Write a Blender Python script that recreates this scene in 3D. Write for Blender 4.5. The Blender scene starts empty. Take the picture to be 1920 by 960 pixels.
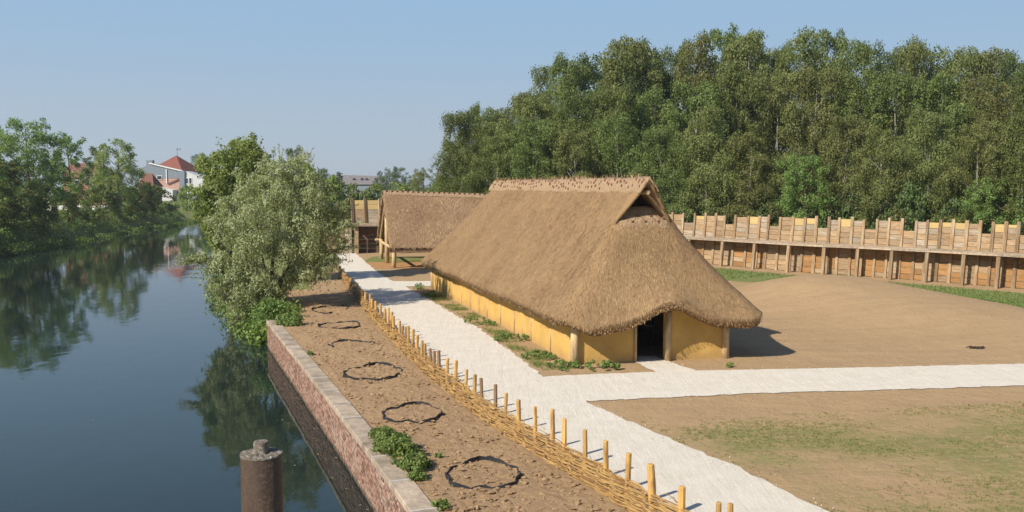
import bpy, math, random
import numpy as np
from mathutils import Vector, Matrix, noise as mn

# ------------------------------------------------------------------ camera, light, exposure
SC = bpy.context.scene
COL = SC.collection
F, HZ, H = 1700.0, 350.0, 6.7          # focal length in pixels of a 1920 wide frame, horizon row, eye height
PITCH = math.atan((480 - HZ) / F)
cam = bpy.data.cameras.new('camera'); camo = bpy.data.objects.new('camera', cam); COL.objects.link(camo)
camo.location = (0, 0, H); camo.rotation_euler = (math.pi / 2 - PITCH, 0, 0)
cam.sensor_width = 36; cam.lens = 36 * F / 1920; cam.clip_start = 0.2; cam.clip_end = 6000
SC.camera = camo

SUN_EL, SUN_AZ = math.radians(36.5), math.radians(42)      # shadows run 42 deg from +X towards +Y
SDIR = Vector((-math.cos(SUN_AZ) * math.cos(SUN_EL), -math.sin(SUN_AZ) * math.cos(SUN_EL), math.sin(SUN_EL)))
w = bpy.data.worlds.new('World'); SC.world = w; w.use_nodes = True
nt = w.node_tree; bg = nt.nodes['Background']
sky = nt.nodes.new('ShaderNodeTexSky'); sky.sky_type = 'NISHITA'; sky.sun_disc = False
sky.sun_elevation = SUN_EL; sky.sun_rotation = math.atan2(SDIR.x, SDIR.y)
sky.altitude = 0; sky.air_density = 1.2; sky.dust_density = 0.6; sky.ozone_density = 2.0
# summer haze: the sky pales evenly to a grey blue towards the whole horizon
tcw = nt.nodes.new('ShaderNodeTexCoord'); sep = nt.nodes.new('ShaderNodeSeparateXYZ'); nt.links.new(tcw.outputs['Generated'], sep.inputs[0])
def wramp(lo, hi):
    x = nt.nodes.new('ShaderNodeMapRange'); x.interpolation_type = 'SMOOTHSTEP'; nt.links.new(sep.outputs[2], x.inputs[0]); x.inputs[1].default_value = lo; x.inputs[2].default_value = hi; return x.outputs[0]
def wmix(f, a, b):
    x = nt.nodes.new('ShaderNodeMix'); x.data_type = 'RGBA'; nt.links.new(f, x.inputs[0])
    for k_, v in ((6, a), (7, b)):
        if hasattr(v, 'is_output'): nt.links.new(v, x.inputs[k_])
        else: x.inputs[k_].default_value = tuple(v) + (1,)
    return x.outputs[2]
hz_ = wmix(wramp(-.02, .22), (2.72, 3.14, 3.52), (1.86, 2.90, 4.12))
mu = nt.nodes.new('ShaderNodeMix'); mu.data_type = 'RGBA'; mu.blend_type = 'MULTIPLY'; mu.inputs[0].default_value = 1
nt.links.new(sky.outputs[0], mu.inputs[6]); mu.inputs[7].default_value = (.56, .60, .68, 1)
nt.links.new(wmix(wramp(.18, .55), hz_, mu.outputs[2]), bg.inputs[0])
bg.inputs[1].default_value = 0.13
sl = bpy.data.lights.new('sun', 'SUN'); sl.energy = 5.0; sl.angle = math.radians(0.55); sl.color = (1, 0.93, 0.80)
so = bpy.data.objects.new('sun', sl); COL.objects.link(so); so.rotation_euler = SDIR.to_track_quat('Z', 'Y').to_euler()
so.location = (-40, -40, 60)
SC.view_settings.view_transform = 'Standard'; SC.view_settings.look = 'None'
SC.view_settings.exposure = 0.4; SC.view_settings.gamma = 1
SC.render.engine = 'CYCLES'
SC.cycles.max_bounces = 6; SC.cycles.transparent_max_bounces = 6; SC.cycles.diffuse_bounces = 3
SC.cycles.glossy_bounces = 3; SC.cycles.transmission_bounces = 3; SC.cycles.volume_bounces = 0
SC.cycles.use_denoising = True; SC.cycles.denoiser = 'OPENIMAGEDENOISE'; SC.cycles.denoising_prefilter = 'ACCURATE'; SC.cycles.denoising_input_passes = 'RGB_ALBEDO_NORMAL'
SC.cycles.use_adaptive_sampling = False; SC.cycles.caustics_reflective = False; SC.cycles.caustics_refractive = False

# ------------------------------------------------------------------ site survey: rays of the view give places on the ground
FW = np.array([0, math.cos(PITCH), -math.sin(PITCH)]); UP = np.array([0, math.sin(PITCH), math.cos(PITCH)])
EYE = np.array([0, 0, H])
def ray(x, y): return FW * F + np.array([1., 0, 0]) * (x - 960) + UP * (480 - y)
def g(x, y, z=0.0):
    d = ray(x, y); return EYE + d * ((z - H) / d[2])
def gd(x, y, Y):
    d = ray(x, y); return EYE + d * (Y / d[1])
def hit_line(x, y, poly):
    """place where the vertical sheet over a plan polyline is met by a sight line: (X, Y, z, i, t)"""
    d = ray(x, y)
    for i in range(len(poly) - 1):
        a, b = poly[i], poly[i + 1]
        A = np.array([[d[0], a[0] - b[0]], [d[1], a[1] - b[1]]])
        try: s, t = np.linalg.solve(A, np.array([a[0], a[1]]))
        except np.linalg.LinAlgError: continue
        if s > 0 and -1e-6 <= t <= 1 + 1e-6:
            return d[0] * s, d[1] * s, H + d[2] * s, i, t
    return None

# ------------------------------------------------------------------ helpers
def prop(o, label=None, cat=None, group=None, kind=None):
    if label: o['label'] = label
    if cat: o['category'] = cat
    if group: o['group'] = group
    if kind: o['kind'] = kind
    return o
def empty(name, loc=(0, 0, 0), rz=0.0, label=None, cat=None, group=None):
    o = bpy.data.objects.new(name, None); COL.objects.link(o); o.location = loc; o.rotation_euler = (0, 0, rz)
    o.empty_display_size = 0.3
    return prop(o, label, cat, group)
def link(name, me, parent=None, loc=(0, 0, 0), m=None):
    o = bpy.data.objects.new(name, me); COL.objects.link(o); o.location = loc
    if parent: o.parent = parent
    if m is not None:
        if len(me.materials) == 0: me.materials.append(m)
        elif me.materials[0] != m:
            o.material_slots[0].link = 'OBJECT'; o.material_slots[0].material = m
    return o
def npmesh(name, V, Q, tint=None, smooth=False, uv=None):
    """mesh from numpy arrays; Q is (n,4) or (n,3)"""
    V = np.asarray(V, np.float32); Q = np.asarray(Q, np.int32)
    me = bpy.data.meshes.new(name); k = Q.shape[1]
    me.vertices.add(len(V)); me.vertices.foreach_set('co', V.ravel())
    me.loops.add(Q.size); me.loops.foreach_set('vertex_index', Q.ravel())
    me.polygons.add(len(Q)); me.polygons.foreach_set('loop_start', np.arange(0, Q.size, k, dtype=np.int32))
    me.polygons.foreach_set('loop_total', np.full(len(Q), k, np.int32))
    if smooth: me.polygons.foreach_set('use_smooth', np.ones(len(Q), bool))
    me.update(calc_edges=True)
    if tint is not None:
        a = me.attributes.new('tint', 'FLOAT', 'FACE'); a.data.foreach_set('value', np.asarray(tint, np.float32))
    if uv is not None:
        a = me.attributes.new('flow', 'FLOAT_VECTOR', 'POINT'); a.data.foreach_set('vector', np.asarray(uv, np.float32).ravel())
    me.validate()
    return me
class MB:
    """collects boxes, tubes and sheets as one mesh"""
    def __init__(s): s.v = []; s.f = []
    def add(s, vs, fs):
        n = len(s.v); s.v += [tuple(map(float, p)) for p in vs]; s.f += [tuple(n + i for i in f) for f in fs]; return s
    def box(s, c, d, rz=0.0, top=1.0):
        x, y, z = (k / 2 for k in d); R = Matrix.Rotation(rz, 3, 'Z'); vs = []
        for k, t in ((-1, 1.0), (1, top)):
            for sx, sy in ((-1, -1), (1, -1), (1, 1), (-1, 1)):
                vs.append(Vector(c) + R @ Vector((sx * x * t, sy * y * t, k * z)))
        return s.add(vs, [(0, 3, 2, 1), (4, 5, 6, 7), (0, 1, 5, 4), (1, 2, 6, 5), (2, 3, 7, 6), (3, 0, 4, 7)])
    def beam(s, p, q, wd, ht):
        p, q = Vector(p), Vector(q); t = (q - p).normalized(); side = t.cross(Vector((0, 0, 1)))
        if side.length < 1e-3: side = Vector((1, 0, 0))
        side.normalize(); u = side.cross(t).normalized(); vs = []
        for e in (p, q):
            for a, b in ((-1, -1), (1, -1), (1, 1), (-1, 1)): vs.append(e + side * (a * wd / 2) + u * (b * ht / 2))
        return s.add(vs, [(0, 3, 2, 1), (4, 5, 6, 7), (0, 1, 5, 4), (1, 2, 6, 5), (2, 3, 7, 6), (3, 0, 4, 7)])
    def tube(s, pts, rad, k=8, cap=True, jit=0.0, rng=random):
        pts = [Vector(p) for p in pts]; n = len(pts)
        if not hasattr(rad, '__len__'): rad = [rad] * n
        base = len(s.v); ref = None
        for i, p in enumerate(pts):
            t = (pts[min(i + 1, n - 1)] - pts[max(i - 1, 0)]).normalized()
            if ref is None: ref = Vector((1, 0, 0)) if abs(t.x) < 0.8 else Vector((0, 1, 0))
            a = (ref - t * ref.dot(t)).normalized(); b = t.cross(a); ref = a
            for j in range(k):
                an = 2 * math.pi * j / k; r = rad[i] * (1 + (rng.random() - .5) * jit)
                s.v.append(tuple(p + a * (math.cos(an) * r) + b * (math.sin(an) * r)))
        for i in range(n - 1):
            for j in range(k):
                j2 = (j + 1) % k
                s.f.append((base + i * k + j, base + i * k + j2, base + (i + 1) * k + j2, base + (i + 1) * k + j))
        if cap:
            s.f.append(tuple(base + j for j in range(k))[::-1]); s.f.append(tuple(base + (n - 1) * k + j for j in range(k)))
        return s
    def lathe(s, prof, k=24):
        base = len(s.v); n = len(prof)
        for r, z in prof:
            for j in range(k):
                an = 2 * math.pi * j / k; s.v.append((r * math.cos(an), r * math.sin(an), z))
        for i in range(n - 1):
            for j in range(k):
                j2 = (j + 1) % k
                s.f.append((base + i * k + j, base + i * k + j2, base + (i + 1) * k + j2, base + (i + 1) * k + j))
        s.f.append(tuple(base + (n - 1) * k + j for j in range(k)))
        return s
    def mesh(s, name, smooth=False):
        me = bpy.data.meshes.new(name); me.from_pydata(s.v, [], s.f)
        if smooth:
            for p in me.polygons: p.use_smooth = True
        me.update(); return me
    def build(s, name, m, parent=None, loc=(0, 0, 0), smooth=False):
        me = s.mesh(name, smooth); return link(name, me, parent, loc, m)

# ------------------------------------------------------------------ materials
def lin(r, g_, b): return tuple(((c / 255) / 12.92 if c / 255 <= .04045 else ((c / 255 + .055) / 1.055) ** 2.4) for c in (r, g_, b))
class NM:
    def __init__(s, name):
        s.m = bpy.data.materials.new(name); s.m.use_nodes = True; s.nt = s.m.node_tree
        s.b = s.nt.nodes['Principled BSDF']; s.out = s.nt.nodes['Material Output']
        s.b.inputs['Specular IOR Level'].default_value = 0.25
    def n(s, t, **kw):
        x = s.nt.nodes.new(t)
        for k, v in kw.items(): setattr(x, k, v)
        return x
    def l(s, a, b): s.nt.links.new(a, b)
    def mix(s, fac, a, b, mode='MIX'):
        x = s.n('ShaderNodeMix', data_type='RGBA', blend_type=mode)
        for sock, v in ((x.inputs[0], fac), (x.inputs[6], a), (x.inputs[7], b)):
            if hasattr(v, 'is_output'): s.l(v, sock)
            elif hasattr(v, '__len__'): sock.default_value = tuple(v)[:3] + (1,)
            else: sock.default_value = v
        return x.outputs[2]
    def math(s, op, a, b=0.0):
        x = s.n('ShaderNodeMath', operation=op)
        for sock, v in ((x.inputs[0], a), (x.inputs[1], b)):
            if hasattr(v, 'is_output'): s.l(v, sock)
            else: sock.default_value = v
        return x.outputs[0]
    def coord(s, stretch=(1, 1, 1), rand=False, attr=None):
        if attr: c = s.n('ShaderNodeAttribute', attribute_name=attr).outputs['Vector']
        else: c = s.n('ShaderNodeTexCoord').outputs['Object']
        mp = s.n('ShaderNodeMapping'); mp.inputs['Scale'].default_value = stretch; s.l(c, mp.inputs['Vector'])
        if rand:
            r = s.n('ShaderNodeObjectInfo').outputs['Random']; v = s.n('ShaderNodeCombineXYZ')
            s.l(s.math('MULTIPLY', r, 57.0), v.inputs[0]); s.l(s.math('MULTIPLY', r, 91.0), v.inputs[1]); s.l(s.math('MULTIPLY', r, 23.0), v.inputs[2])
            s.l(v.outputs[0], mp.inputs['Location'])
        return mp.outputs[0]
    def noise(s, co, scale, detail=5, rough=.6, lo=.35, hi=.65, dist=0.0):
        x = s.n('ShaderNodeTexNoise'); s.l(co, x.inputs['Vector'])
        x.inputs['Scale'].default_value = scale; x.inputs['Detail'].default_value = detail
        x.inputs['Roughness'].default_value = rough; x.inputs['Distortion'].default_value = dist
        return s.ramp(x.outputs['Fac'], lo, hi)
    def ramp(s, v, lo, hi):
        x = s.n('ShaderNodeMapRange'); x.inputs[1].default_value = lo; x.inputs[2].default_value = hi; s.l(v, x.inputs[0]); return x.outputs[0]
    def attr(s, name): return s.n('ShaderNodeAttribute', attribute_name=name).outputs['Fac']
    def bump(s, hgt, dist, strength=1.0):
        x = s.n('ShaderNodeBump'); x.inputs['Strength'].default_value = strength; x.inputs['Distance'].default_value = dist
        s.l(hgt, x.inputs['Height']); s.l(x.outputs[0], s.b.inputs['Normal']); return x
    def done(s, col, rough=.9):
        if hasattr(col, 'is_output'): s.l(col, s.b.inputs['Base Color'])
        else: s.b.inputs['Base Color'].default_value = tuple(col)[:3] + (1,)
        s.b.inputs['Roughness'].default_value = rough
        return s.m

def simple(name, c1, c2, scale, stretch=(1, 1, 1), rough=.9, c3=None, s3=1.0, bump=0.0, rand=True, detail=6, jitter=0.0):
    k = NM(name); co = k.coord(stretch, rand); n1 = k.noise(co, scale, detail)
    col = k.mix(n1, c1, c2)
    if c3 is not None: col = k.mix(k.noise(co, s3, 3, lo=.45, hi=.7), col, c3)
    if jitter:
        r = k.n('ShaderNodeObjectInfo').outputs['Random']
        v = k.math('ADD', k.math('MULTIPLY', r, jitter), 1 - jitter / 2)
        cc = k.n('ShaderNodeCombineColor'); [k.l(v, cc.inputs[i]) for i in range(3)]
        col = k.mix(1.0, col, cc.outputs[0], 'MULTIPLY')
    if bump: k.bump(n1, bump)
    return k.done(col, rough)
def leaf_mat(name, dark, light, trans=.35, back=None):
    k = NM(name); t = k.attr('tint'); r = k.n('ShaderNodeObjectInfo').outputs['Random']
    col = k.mix(t, dark, light)
    hs = k.n('ShaderNodeHueSaturation'); k.l(k.math('ADD', k.math('MULTIPLY', r, .035), .4825), hs.inputs['Hue'])
    k.l(k.math('ADD', k.math('MULTIPLY', r, .35), .82), hs.inputs['Value']); hs.inputs['Saturation'].default_value = .95
    k.l(col, hs.inputs['Color']); col = hs.outputs[0]
    front = col
    if back is not None:
        geo = k.n('ShaderNodeNewGeometry'); front = k.mix(geo.outputs['Backfacing'], col, back)
    k.done(front, .55); k.b.inputs['Specular IOR Level'].default_value = .3
    tr = k.n('ShaderNodeBsdfTranslucent'); k.l(k.mix(.5, col, (light[0] * 1.3, light[1] * 1.35, light[2] * .6)), tr.inputs[0])
    mx = k.n('ShaderNodeMixShader'); mx.inputs[0].default_value = trans
    k.l(k.b.outputs[0], mx.inputs[1]); k.l(tr.outputs[0], mx.inputs[2]); k.l(mx.outputs[0], k.out.inputs[0])
    return k.m

M = {}
M['birch'] = leaf_mat('birch_leaf', (.08, .115, .028), (.235, .28, .075), .42)
M['olive'] = leaf_mat('olive_birch_leaf', (.10, .118, .032), (.265, .28, .085), .42)
M['deep'] = leaf_mat('deep_green_leaf', (.055, .09, .028), (.16, .22, .062), .4)
M['fresh'] = leaf_mat('fresh_leaf', (.085, .15, .03), (.24, .36, .085))
M['broad'] = leaf_mat('broad_leaf', (.12, .185, .042), (.34, .43, .11), .4)
M['far'] = leaf_mat('far_haze_leaf', (.085, .13, .075), (.16, .215, .115), .4)  # distance haze put into the leaf colour: bluer, flatter green
M['alder'] = leaf_mat('alder_leaf', (.11, .165, .04), (.33, .41, .11), .4)
M['willow'] = leaf_mat('willow_leaf', (.125, .15, .048), (.44, .46, .19), .34, back=(.33, .36, .20))
M['weed'] = leaf_mat('weed_leaf', (.085, .14, .03), (.25, .34, .08))
M['grass'] = leaf_mat('grass_blade', (.15, .165, .05), (.29, .28, .105))
M['bank'] = leaf_mat('bank_leaf', (.08, .135, .026), (.22, .31, .065))
M['birch_bark'] = simple('birch_bark', (.36, .335, .285), (.2, .18, .15), 6, (1, 1, 3), c3=(.06, .05, .045), s3=4)
M['bark'] = simple('bark', (.14, .105, .07), (.075, .055, .04), 5, (1, 1, .3))
M['grey_wood'] = simple('weathered_wood', (.43, .335, .24), (.24, .17, .11), 2.2, (1.2, 6, 5), c3=(.43, .37, .29), s3=.9, bump=.01, jitter=.4)
M['brown_wood'] = simple('brown_plank', (.43, .29, .165), (.22, .135, .07), 2.2, (1.2, 6, 5), c3=(.36, .28, .19), s3=.9, bump=.01, jitter=.4)
M['orange_wood'] = simple('orange_plank', (.43, .225, .08), (.20, .10, .036), 2.2, (1.2, 6, 5), c3=(.29, .185, .10), s3=1.1, bump=.01, jitter=.4)
M['yellow_wood'] = simple('fresh_plank', (.53, .40, .19), (.44, .30, .12), 3, (.7, 6, 7), jitter=.2)
M['post_wood'] = simple('palisade_post_wood', (.31, .205, .11), (.18, .11, .06), 3, (6, 6, .5), c3=(.36, .29, .20), s3=.8, jitter=.6)
M['stake'] = simple('peeled_stake', (.62, .40, .13), (.50, .27, .075), 3, (5, 5, .8), rough=.65, c3=(.28, .15, .07), s3=2.2, jitter=.35)
M['stake_old'] = simple('brown_stake', (.33, .20, .11), (.22, .13, .07), 3, (5, 5, .8), rough=.75, jitter=.3)
M['dark_brown'] = simple('dark_brown_plank', (.15, .09, .06), (.09, .055, .038), 2.2, (1.2, 6, 5), jitter=.3)  # very dark brown tone for the lower gateway planks
M['pole'] = simple('peeled_pole', (.58, .44, .25), (.44, .31, .16), 3, (4, 4, .8), c3=(.33, .21, .11), s3=2.5, jitter=.15)
k = NM('ochre_daub'); co = k.coord(); n1 = k.noise(co, 1.6, 6); n2 = k.noise(co, .7, 3, lo=.45, hi=.7); n3 = k.noise(co, 12, 7, .75, .3, .7)
col = k.mix(n1, (.61, .375, .10), (.54, .32, .08)); col = k.mix(n2, col, (.45, .27, .075)); col = k.mix(k.math('MULTIPLY', n3, .22), col, (.60, .43, .20))
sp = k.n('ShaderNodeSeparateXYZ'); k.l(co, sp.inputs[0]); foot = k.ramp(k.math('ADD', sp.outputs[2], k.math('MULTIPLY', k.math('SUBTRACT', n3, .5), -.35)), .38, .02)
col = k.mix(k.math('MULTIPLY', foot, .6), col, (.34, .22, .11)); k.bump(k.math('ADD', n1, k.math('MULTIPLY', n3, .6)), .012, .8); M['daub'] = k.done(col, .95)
M['cap_clay'] = simple('straw_clay', (.39, .275, .165), (.31, .21, .12), 7, c3=(.36, .23, .145), s3=2.0, bump=.04, rand=False)
M['peg'] = simple('dark_peg', (.20, .09, .055), (.13, .06, .04), 5)
M['dark'] = simple('dark_wood', (.05, .038, .028), (.03, .023, .018), 4)  # plain near-black brown for gablet screen, inner posts and twigs
M['concrete'] = simple('coping_concrete', (.46, .37, .28), (.34, .265, .195), 5, c3=(.22, .175, .13), s3=1.2, bump=.008, detail=9, jitter=.22)
M['joint'] = simple('pale_mortar', (.52, .50, .46), (.40, .38, .35), 8)
M['brick'] = simple('old_brick', (.27, .155, .11), (.17, .09, .065), 14, c3=(.42, .33, .27), s3=5, bump=.006, jitter=1.0)
M['mortar'] = simple('wall_mortar', (.36, .30, .25), (.27, .22, .18), 8)
M['liner'] = simple('black_liner', (.022, .023, .026), (.035, .036, .04), 5, rough=.45)
M['rope'] = simple('rope_fibre', (.3, .24, .17), (.22, .17, .12), 20)
M['clod'] = simple('soil_clod', (.36, .235, .135), (.25, .155, .085), 5, jitter=.2, rand=False)

def straw_mat(name, cd, cl, cx):
    k = NM(name); co = k.coord((1, 1, 1), attr='flow')
    mp = k.n('ShaderNodeMapping'); mp.inputs['Scale'].default_value = (16, 2.2, 1); k.l(co, mp.inputs[0])
    n1 = k.noise(mp.outputs[0], 1.6, 8, .75, .3, .7)
    ob = k.coord(); n2 = k.noise(ob, .45, 5, .6, .35, .7); n3 = k.noise(ob, 9, 6, .75, .3, .7)
    col = k.mix(n1, cd, cl); col = k.mix(k.math('MULTIPLY', n3, .45), col, cx); col = k.mix(k.math('MULTIPLY', n2, .4), col, tuple(c * .72 for c in cd))
    k.bump(k.math('ADD', n1, k.math('MULTIPLY', n3, .8)), .012, .7)
    return k.done(col, .95)
M['thatch'] = straw_mat('thatch', (.215, .13, .062), (.325, .205, .103), (.37, .245, .13))
M['thatch_red'] = straw_mat('thatch_brown', (.19, .11, .062), (.27, .165, .095), (.31, .20, .115))
k = NM('straw_blade'); t = k.attr('tint'); n2_ = k.noise(k.coord(), .32, 4, .6, .42, .68); M['straw'] = k.done(k.mix(n2_, k.mix(t, (.20, .118, .056), (.52, .36, .19)), k.mix(t, (.125, .066, .031), (.30, .18, .09))), .8)
k = NM('withy'); t = k.attr('tint'); M['withy'] = k.done(k.mix(t, (.17, .08, .032), (.42, .275, .10)), .6)

# ------------------------------------------------------------------ plan lines
wall_px = [(501, 601), (529.5, 637.5), (554, 667), (587, 709), (623, 754.5), (646, 785), (672, 819), (700, 857), (735, 905), (772, 957)]
CZ = 0.08
WALL = [g(x, y, CZ)[:2] for x, y in wall_px][::-1]                   # near -> far, outer top edge of the coping
WALL = [WALL[0] + (WALL[0] - WALL[4]) * 1.6] + WALL
fl = [(2.78, 17.6), (.53, 22.5), (-.91, 25.9), (-2.69, 30.9), (-4.64, 37.2), (-7.27, 46.3), (-9.3, 54.0), (-13.2, 69)]
FENCE = [np.array(p) for p in [(7.9, 6.6), (5.2, 12.4)] + fl]
def xat(poly, Y):
    ys = [p[1] for p in poly]; xs = [p[0] for p in poly]
    return np.interp(Y, ys, xs)
BANK = [(WALL[0][0] + 10, -60)] + [tuple(p) for p in WALL] + [(WALL[-1][0] - 1.0, WALL[-1][1] + 1.5), (-17.5, 55), (-22.5, 68), (-30, 95), (-40, 125), (-53, 165), (-68, 205), (-86, 240)]
LEFTB = [(-52, -60), (-56, 60), (-59, 104), (-63, 134.6), (-68.6, 168), (-69.8, 191), (-72, 205), (-88, 236), (-120, 270)]
WY = WALL[-1][1]

def sstep(a, b, x):
    t = np.clip((x - a) / (b - a), 0, 1); return t * t * (3 - 2 * t)
def seg_dist(X, Y, a, b):
    ax, ay = a; bx, by = b; dx, dy = bx - ax, by - ay
    t = np.clip(((X - ax) * dx + (Y - ay) * dy) / (dx * dx + dy * dy), 0, 1)
    return np.hypot(X - ax - t * dx, Y - ay - t * dy), t
def ground_h(X, Y):
    dr = X - xat(BANK, Y)
    vert = sstep(.28, .30, dr); soft = sstep(-1.6, 2.2, dr)
    right = np.where(Y < WY + .3, vert, soft)
    hr = -2.6 + 2.6 * right
    dl = xat(LEFTB, Y) - X
    hl = -2.6 + 4.6 * sstep(-1.5, 6.5, dl)
    hgt = np.maximum(hr, hl)
    far = sstep(236, 262, Y); hgt = hgt * (1 - far) + 1.0 * far
    d, t = seg_dist(X, Y, (18.8, 53.0), (24.4, 41.0))
    hgt = hgt + (1.45 - 1.0 * t) * np.exp(-(d / 5.6) ** 2.6)
    return hgt

# plan of the longhouse
HP0 = g(1078, 684); HP1 = g(812, 541); HP2 = g(1360, 671)
ua = (HP1 - HP0); HL = np.linalg.norm(ua); ua /= HL; vb = HP2 - HP0; HW = np.linalg.norm(vb); vb /= HW
def hw(u, v, z=0.0): return HP0 + ua * u + vb * v + np.array([0, 0, z])
# ------------------------------------------------------------------ ground
def axis(lo, hi, step, far_lo, far_hi):
    a = list(np.arange(lo, hi + 1e-6, step)); s = step; x = hi
    while x < far_hi: s *= 1.22; x += s; a.append(x)
    s = step; x = lo; pre = []
    while x > far_lo: s *= 1.22; x -= s; pre.append(x)
    return np.array(pre[::-1] + a)
XS = axis(-72, 50, .42, -2600, 2600); YS = axis(2, 118, .42, -300, 4500)
GX, GY = np.meshgrid(XS, YS); GZ = ground_h(GX, GY)
nx, ny = len(XS), len(YS)
idx = np.arange(nx * ny).reshape(ny, nx)
gm = npmesh('ground', np.stack([GX, GY, GZ], -1).reshape(-1, 3),
            np.stack([idx[:-1, :-1], idx[:-1, 1:], idx[1:, 1:], idx[1:, :-1]], -1).reshape(-1, 4), smooth=True)
# palisade plan line, needed for the grass band
pal_px = [(1060, 482), (1150, 487), (1240, 491), (1310, 496), (1390, 503), (1500, 513), (1600, 519.5), (1700, 527), (1810, 536), (1920, 545.5), (2030, 556), (2140, 568)]
PAL = [g(x, y)[:2] for x, y in pal_px]
dp = np.full(GX.shape, 1e9)
for a, b in zip(PAL[:-1], PAL[1:]): dp = np.minimum(dp, seg_dist(GX, GY, a, b)[0])
# real patches of growth: the strip below the palisade, by the shed, the thin lawn, the banks
inside = (GX < xat([(p[0], p[1]) for p in PAL[::-1]], GY) + .5) & (GY < 84)
dm, tm = seg_dist(GX, GY, (20.5, 61.5), (27.5, 47.5))
AY = np.maximum(GY, 1.0); BEAR = GX / AY                      # the green strip widens along the bearing seen from the tower
STRIP = [(.20, 67), (.26, 63.3), (.30, 64.4), (.318, 69), (.353, 68.6), (.388, 65.5), (.435, 60), (.494, 54.2), (.565, 46), (.67, 35)]
strip_y = np.interp(BEAR, [a for a, b in STRIP], [b for a, b in STRIP])
grass = sstep(1.3, 2.1, dp) * sstep(-.6, .6, GY - strip_y) * (GX > 13) * (BEAR > .2) * (GY < 90)
grass = np.maximum(grass, sstep(4.2, 5.0, np.abs(GX + 7) * 0 + GY - 78.5 + 5) * (GX < 14) * (GX > -13.5) * (GY > 77.5) * (GY < 87))
def trap(X, Y): return sstep(0, 2.2, (X - 2.6) - (23.2 - Y) * .55) * (Y < 24.8 + .11 * (X - 2.2))
lawn = sstep(1.2, 3.2, (GX - 2.2) - (24.2 - GY) * .5) * sstep(1.0, 2.4, 26.3 + .2 * (GX - 4.5) - GY) * (GX > 2)
out = np.maximum((GX < xat(LEFTB, GY) + .3) * 1.0, (GX > xat([(p[0], p[1]) for p in PAL[::-1]], GY) + 1.5) * (GX > 12) * 1.0)
out = np.maximum(out, (GY > 92) * 1.0); out = np.maximum(out, ((GX < -9) & (GY > WY + .5) & (GX < xat(FENCE, GY) - 2.5)) * .8)
for nm, arr in (('grass', np.maximum(grass, out)), ('lawn', lawn)):
    a = gm.attributes.new(nm, 'FLOAT', 'POINT'); a.data.foreach_set('value', arr.astype(np.float32).ravel())
k = NM('earth_and_grass'); co = k.coord()
n_f = k.noise(co, 9, 9, .75, .3, .7); n_m = k.noise(co, .9, 6, .65, .35, .68); n_b = k.noise(co, .16, 4, .6, .35, .7)
earth = k.mix(n_m, (.40, .268, .142), (.335, .215, .112)); earth = k.mix(k.math('MULTIPLY', n_f, .35), earth, (.45, .32, .19))
earth = k.mix(k.math('MULTIPLY', n_b, .5), earth, (.36, .24, .125)); trk = k.noise(k.coord((.12, 1.1, 1)), 1.1, 7, .7, .45, .7); earth = k.mix(k.math('MULTIPLY', trk, .6), earth, (.30, .20, .11))
gcol = k.mix(n_f, (.11, .15, .035), (.20, .22, .07)); gcol = k.mix(k.math('MULTIPLY', n_m, .35), gcol, (.22, .19, .08))
tg = k.noise(co, 2.6, 8, .8, .38, .62)
mask = k.ramp(k.math('ADD', k.math('MULTIPLY', k.attr('grass'), 1.25), k.math('MULTIPLY', k.math('SUBTRACT', tg, .5), .7)), .35, .75)
st = k.coord((.55, 1.1, 1)); lw1 = k.noise(st, .34, 5, .6, .36, .58); lw2 = k.noise(st, 4.5, 9, .85, .36, .62)
lm = k.math('MULTIPLY', k.attr('lawn'), k.math('MULTIPLY', lw1, lw2))
col = k.mix(k.math('MINIMUM', k.math('MULTIPLY', lm, 1.25), .8), earth, (.16, .175, .05)); col = k.mix(mask, col, gcol)
foot = k.noise(co, 2.6, 4, .55, .45, .75, 1.2); col = k.mix(k.math('MULTIPLY', k.math('MULTIPLY', foot, n_b), .35), col, (.27, .18, .10))
k.bump(k.math('SUBTRACT', k.math('ADD', k.math('MULTIPLY', n_f, .5), n_m), k.math('MULTIPLY', foot, .8)), .035, .7)
M['ground'] = k.done(col, .97)
prop(link('ground', gm, m=M['ground']), kind='structure')

# water of the canal
k = NM('canal_water'); co = k.coord((1, .55, 1))
wv = k.n('ShaderNodeTexNoise'); k.l(co, wv.inputs[0]); wv.inputs['Scale'].default_value = 1.1; wv.inputs['Detail'].default_value = 4
w2 = k.n('ShaderNodeTexNoise'); k.l(co, w2.inputs[0]); w2.inputs['Scale'].default_value = .22; w2.inputs['Detail'].default_value = 2
k.bump(k.math('ADD', wv.outputs[0], k.math('MULTIPLY', w2.outputs[0], 2.0)), .02, .35)
k.b.inputs['IOR'].default_value = 1.33; k.b.inputs['Specular IOR Level'].default_value = .5
M['water'] = k.done((.010, .020, .019), .035)
WZ = -1.3
MB().add([(-140, -60, WZ), (15, -60, WZ), (15, 290, WZ), (-140, 290, WZ)], [(0, 1, 2, 3)]).build('water', M['water'])['kind'] = 'structure'

# a few leaves and bits of scum drifting on the water
rng = random.Random(77); mb = MB()
for i in range(240):
    Y = 17 + 75 * rng.random() ** 1.4; X = rng.uniform(float(xat(LEFTB, Y)) + 3, float(xat(BANK, Y)) - .3)
    if rng.random() < .35: X = float(xat(BANK, Y)) - .1 - rng.random() ** 2 * 1.5
    a_, s_ = rng.random() * 6.3, rng.uniform(.02, .06); c_, n_ = math.cos(a_) * s_, math.sin(a_) * s_
    mb.add([(X - c_, Y - n_, WZ + .006), (X + n_ * .5, Y - c_ * .5, WZ + .009), (X + c_, Y + n_, WZ + .012), (X - n_ * .5, Y + c_ * .5, WZ + .008)], [(0, 1, 2, 3)])
prop(mb.build('floating_leaves', simple('dead_leaf', (.34, .30, .16), (.22, .18, .09), 3)), 'fallen leaves drifting on the canal', 'leaves', kind='stuff')

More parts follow.
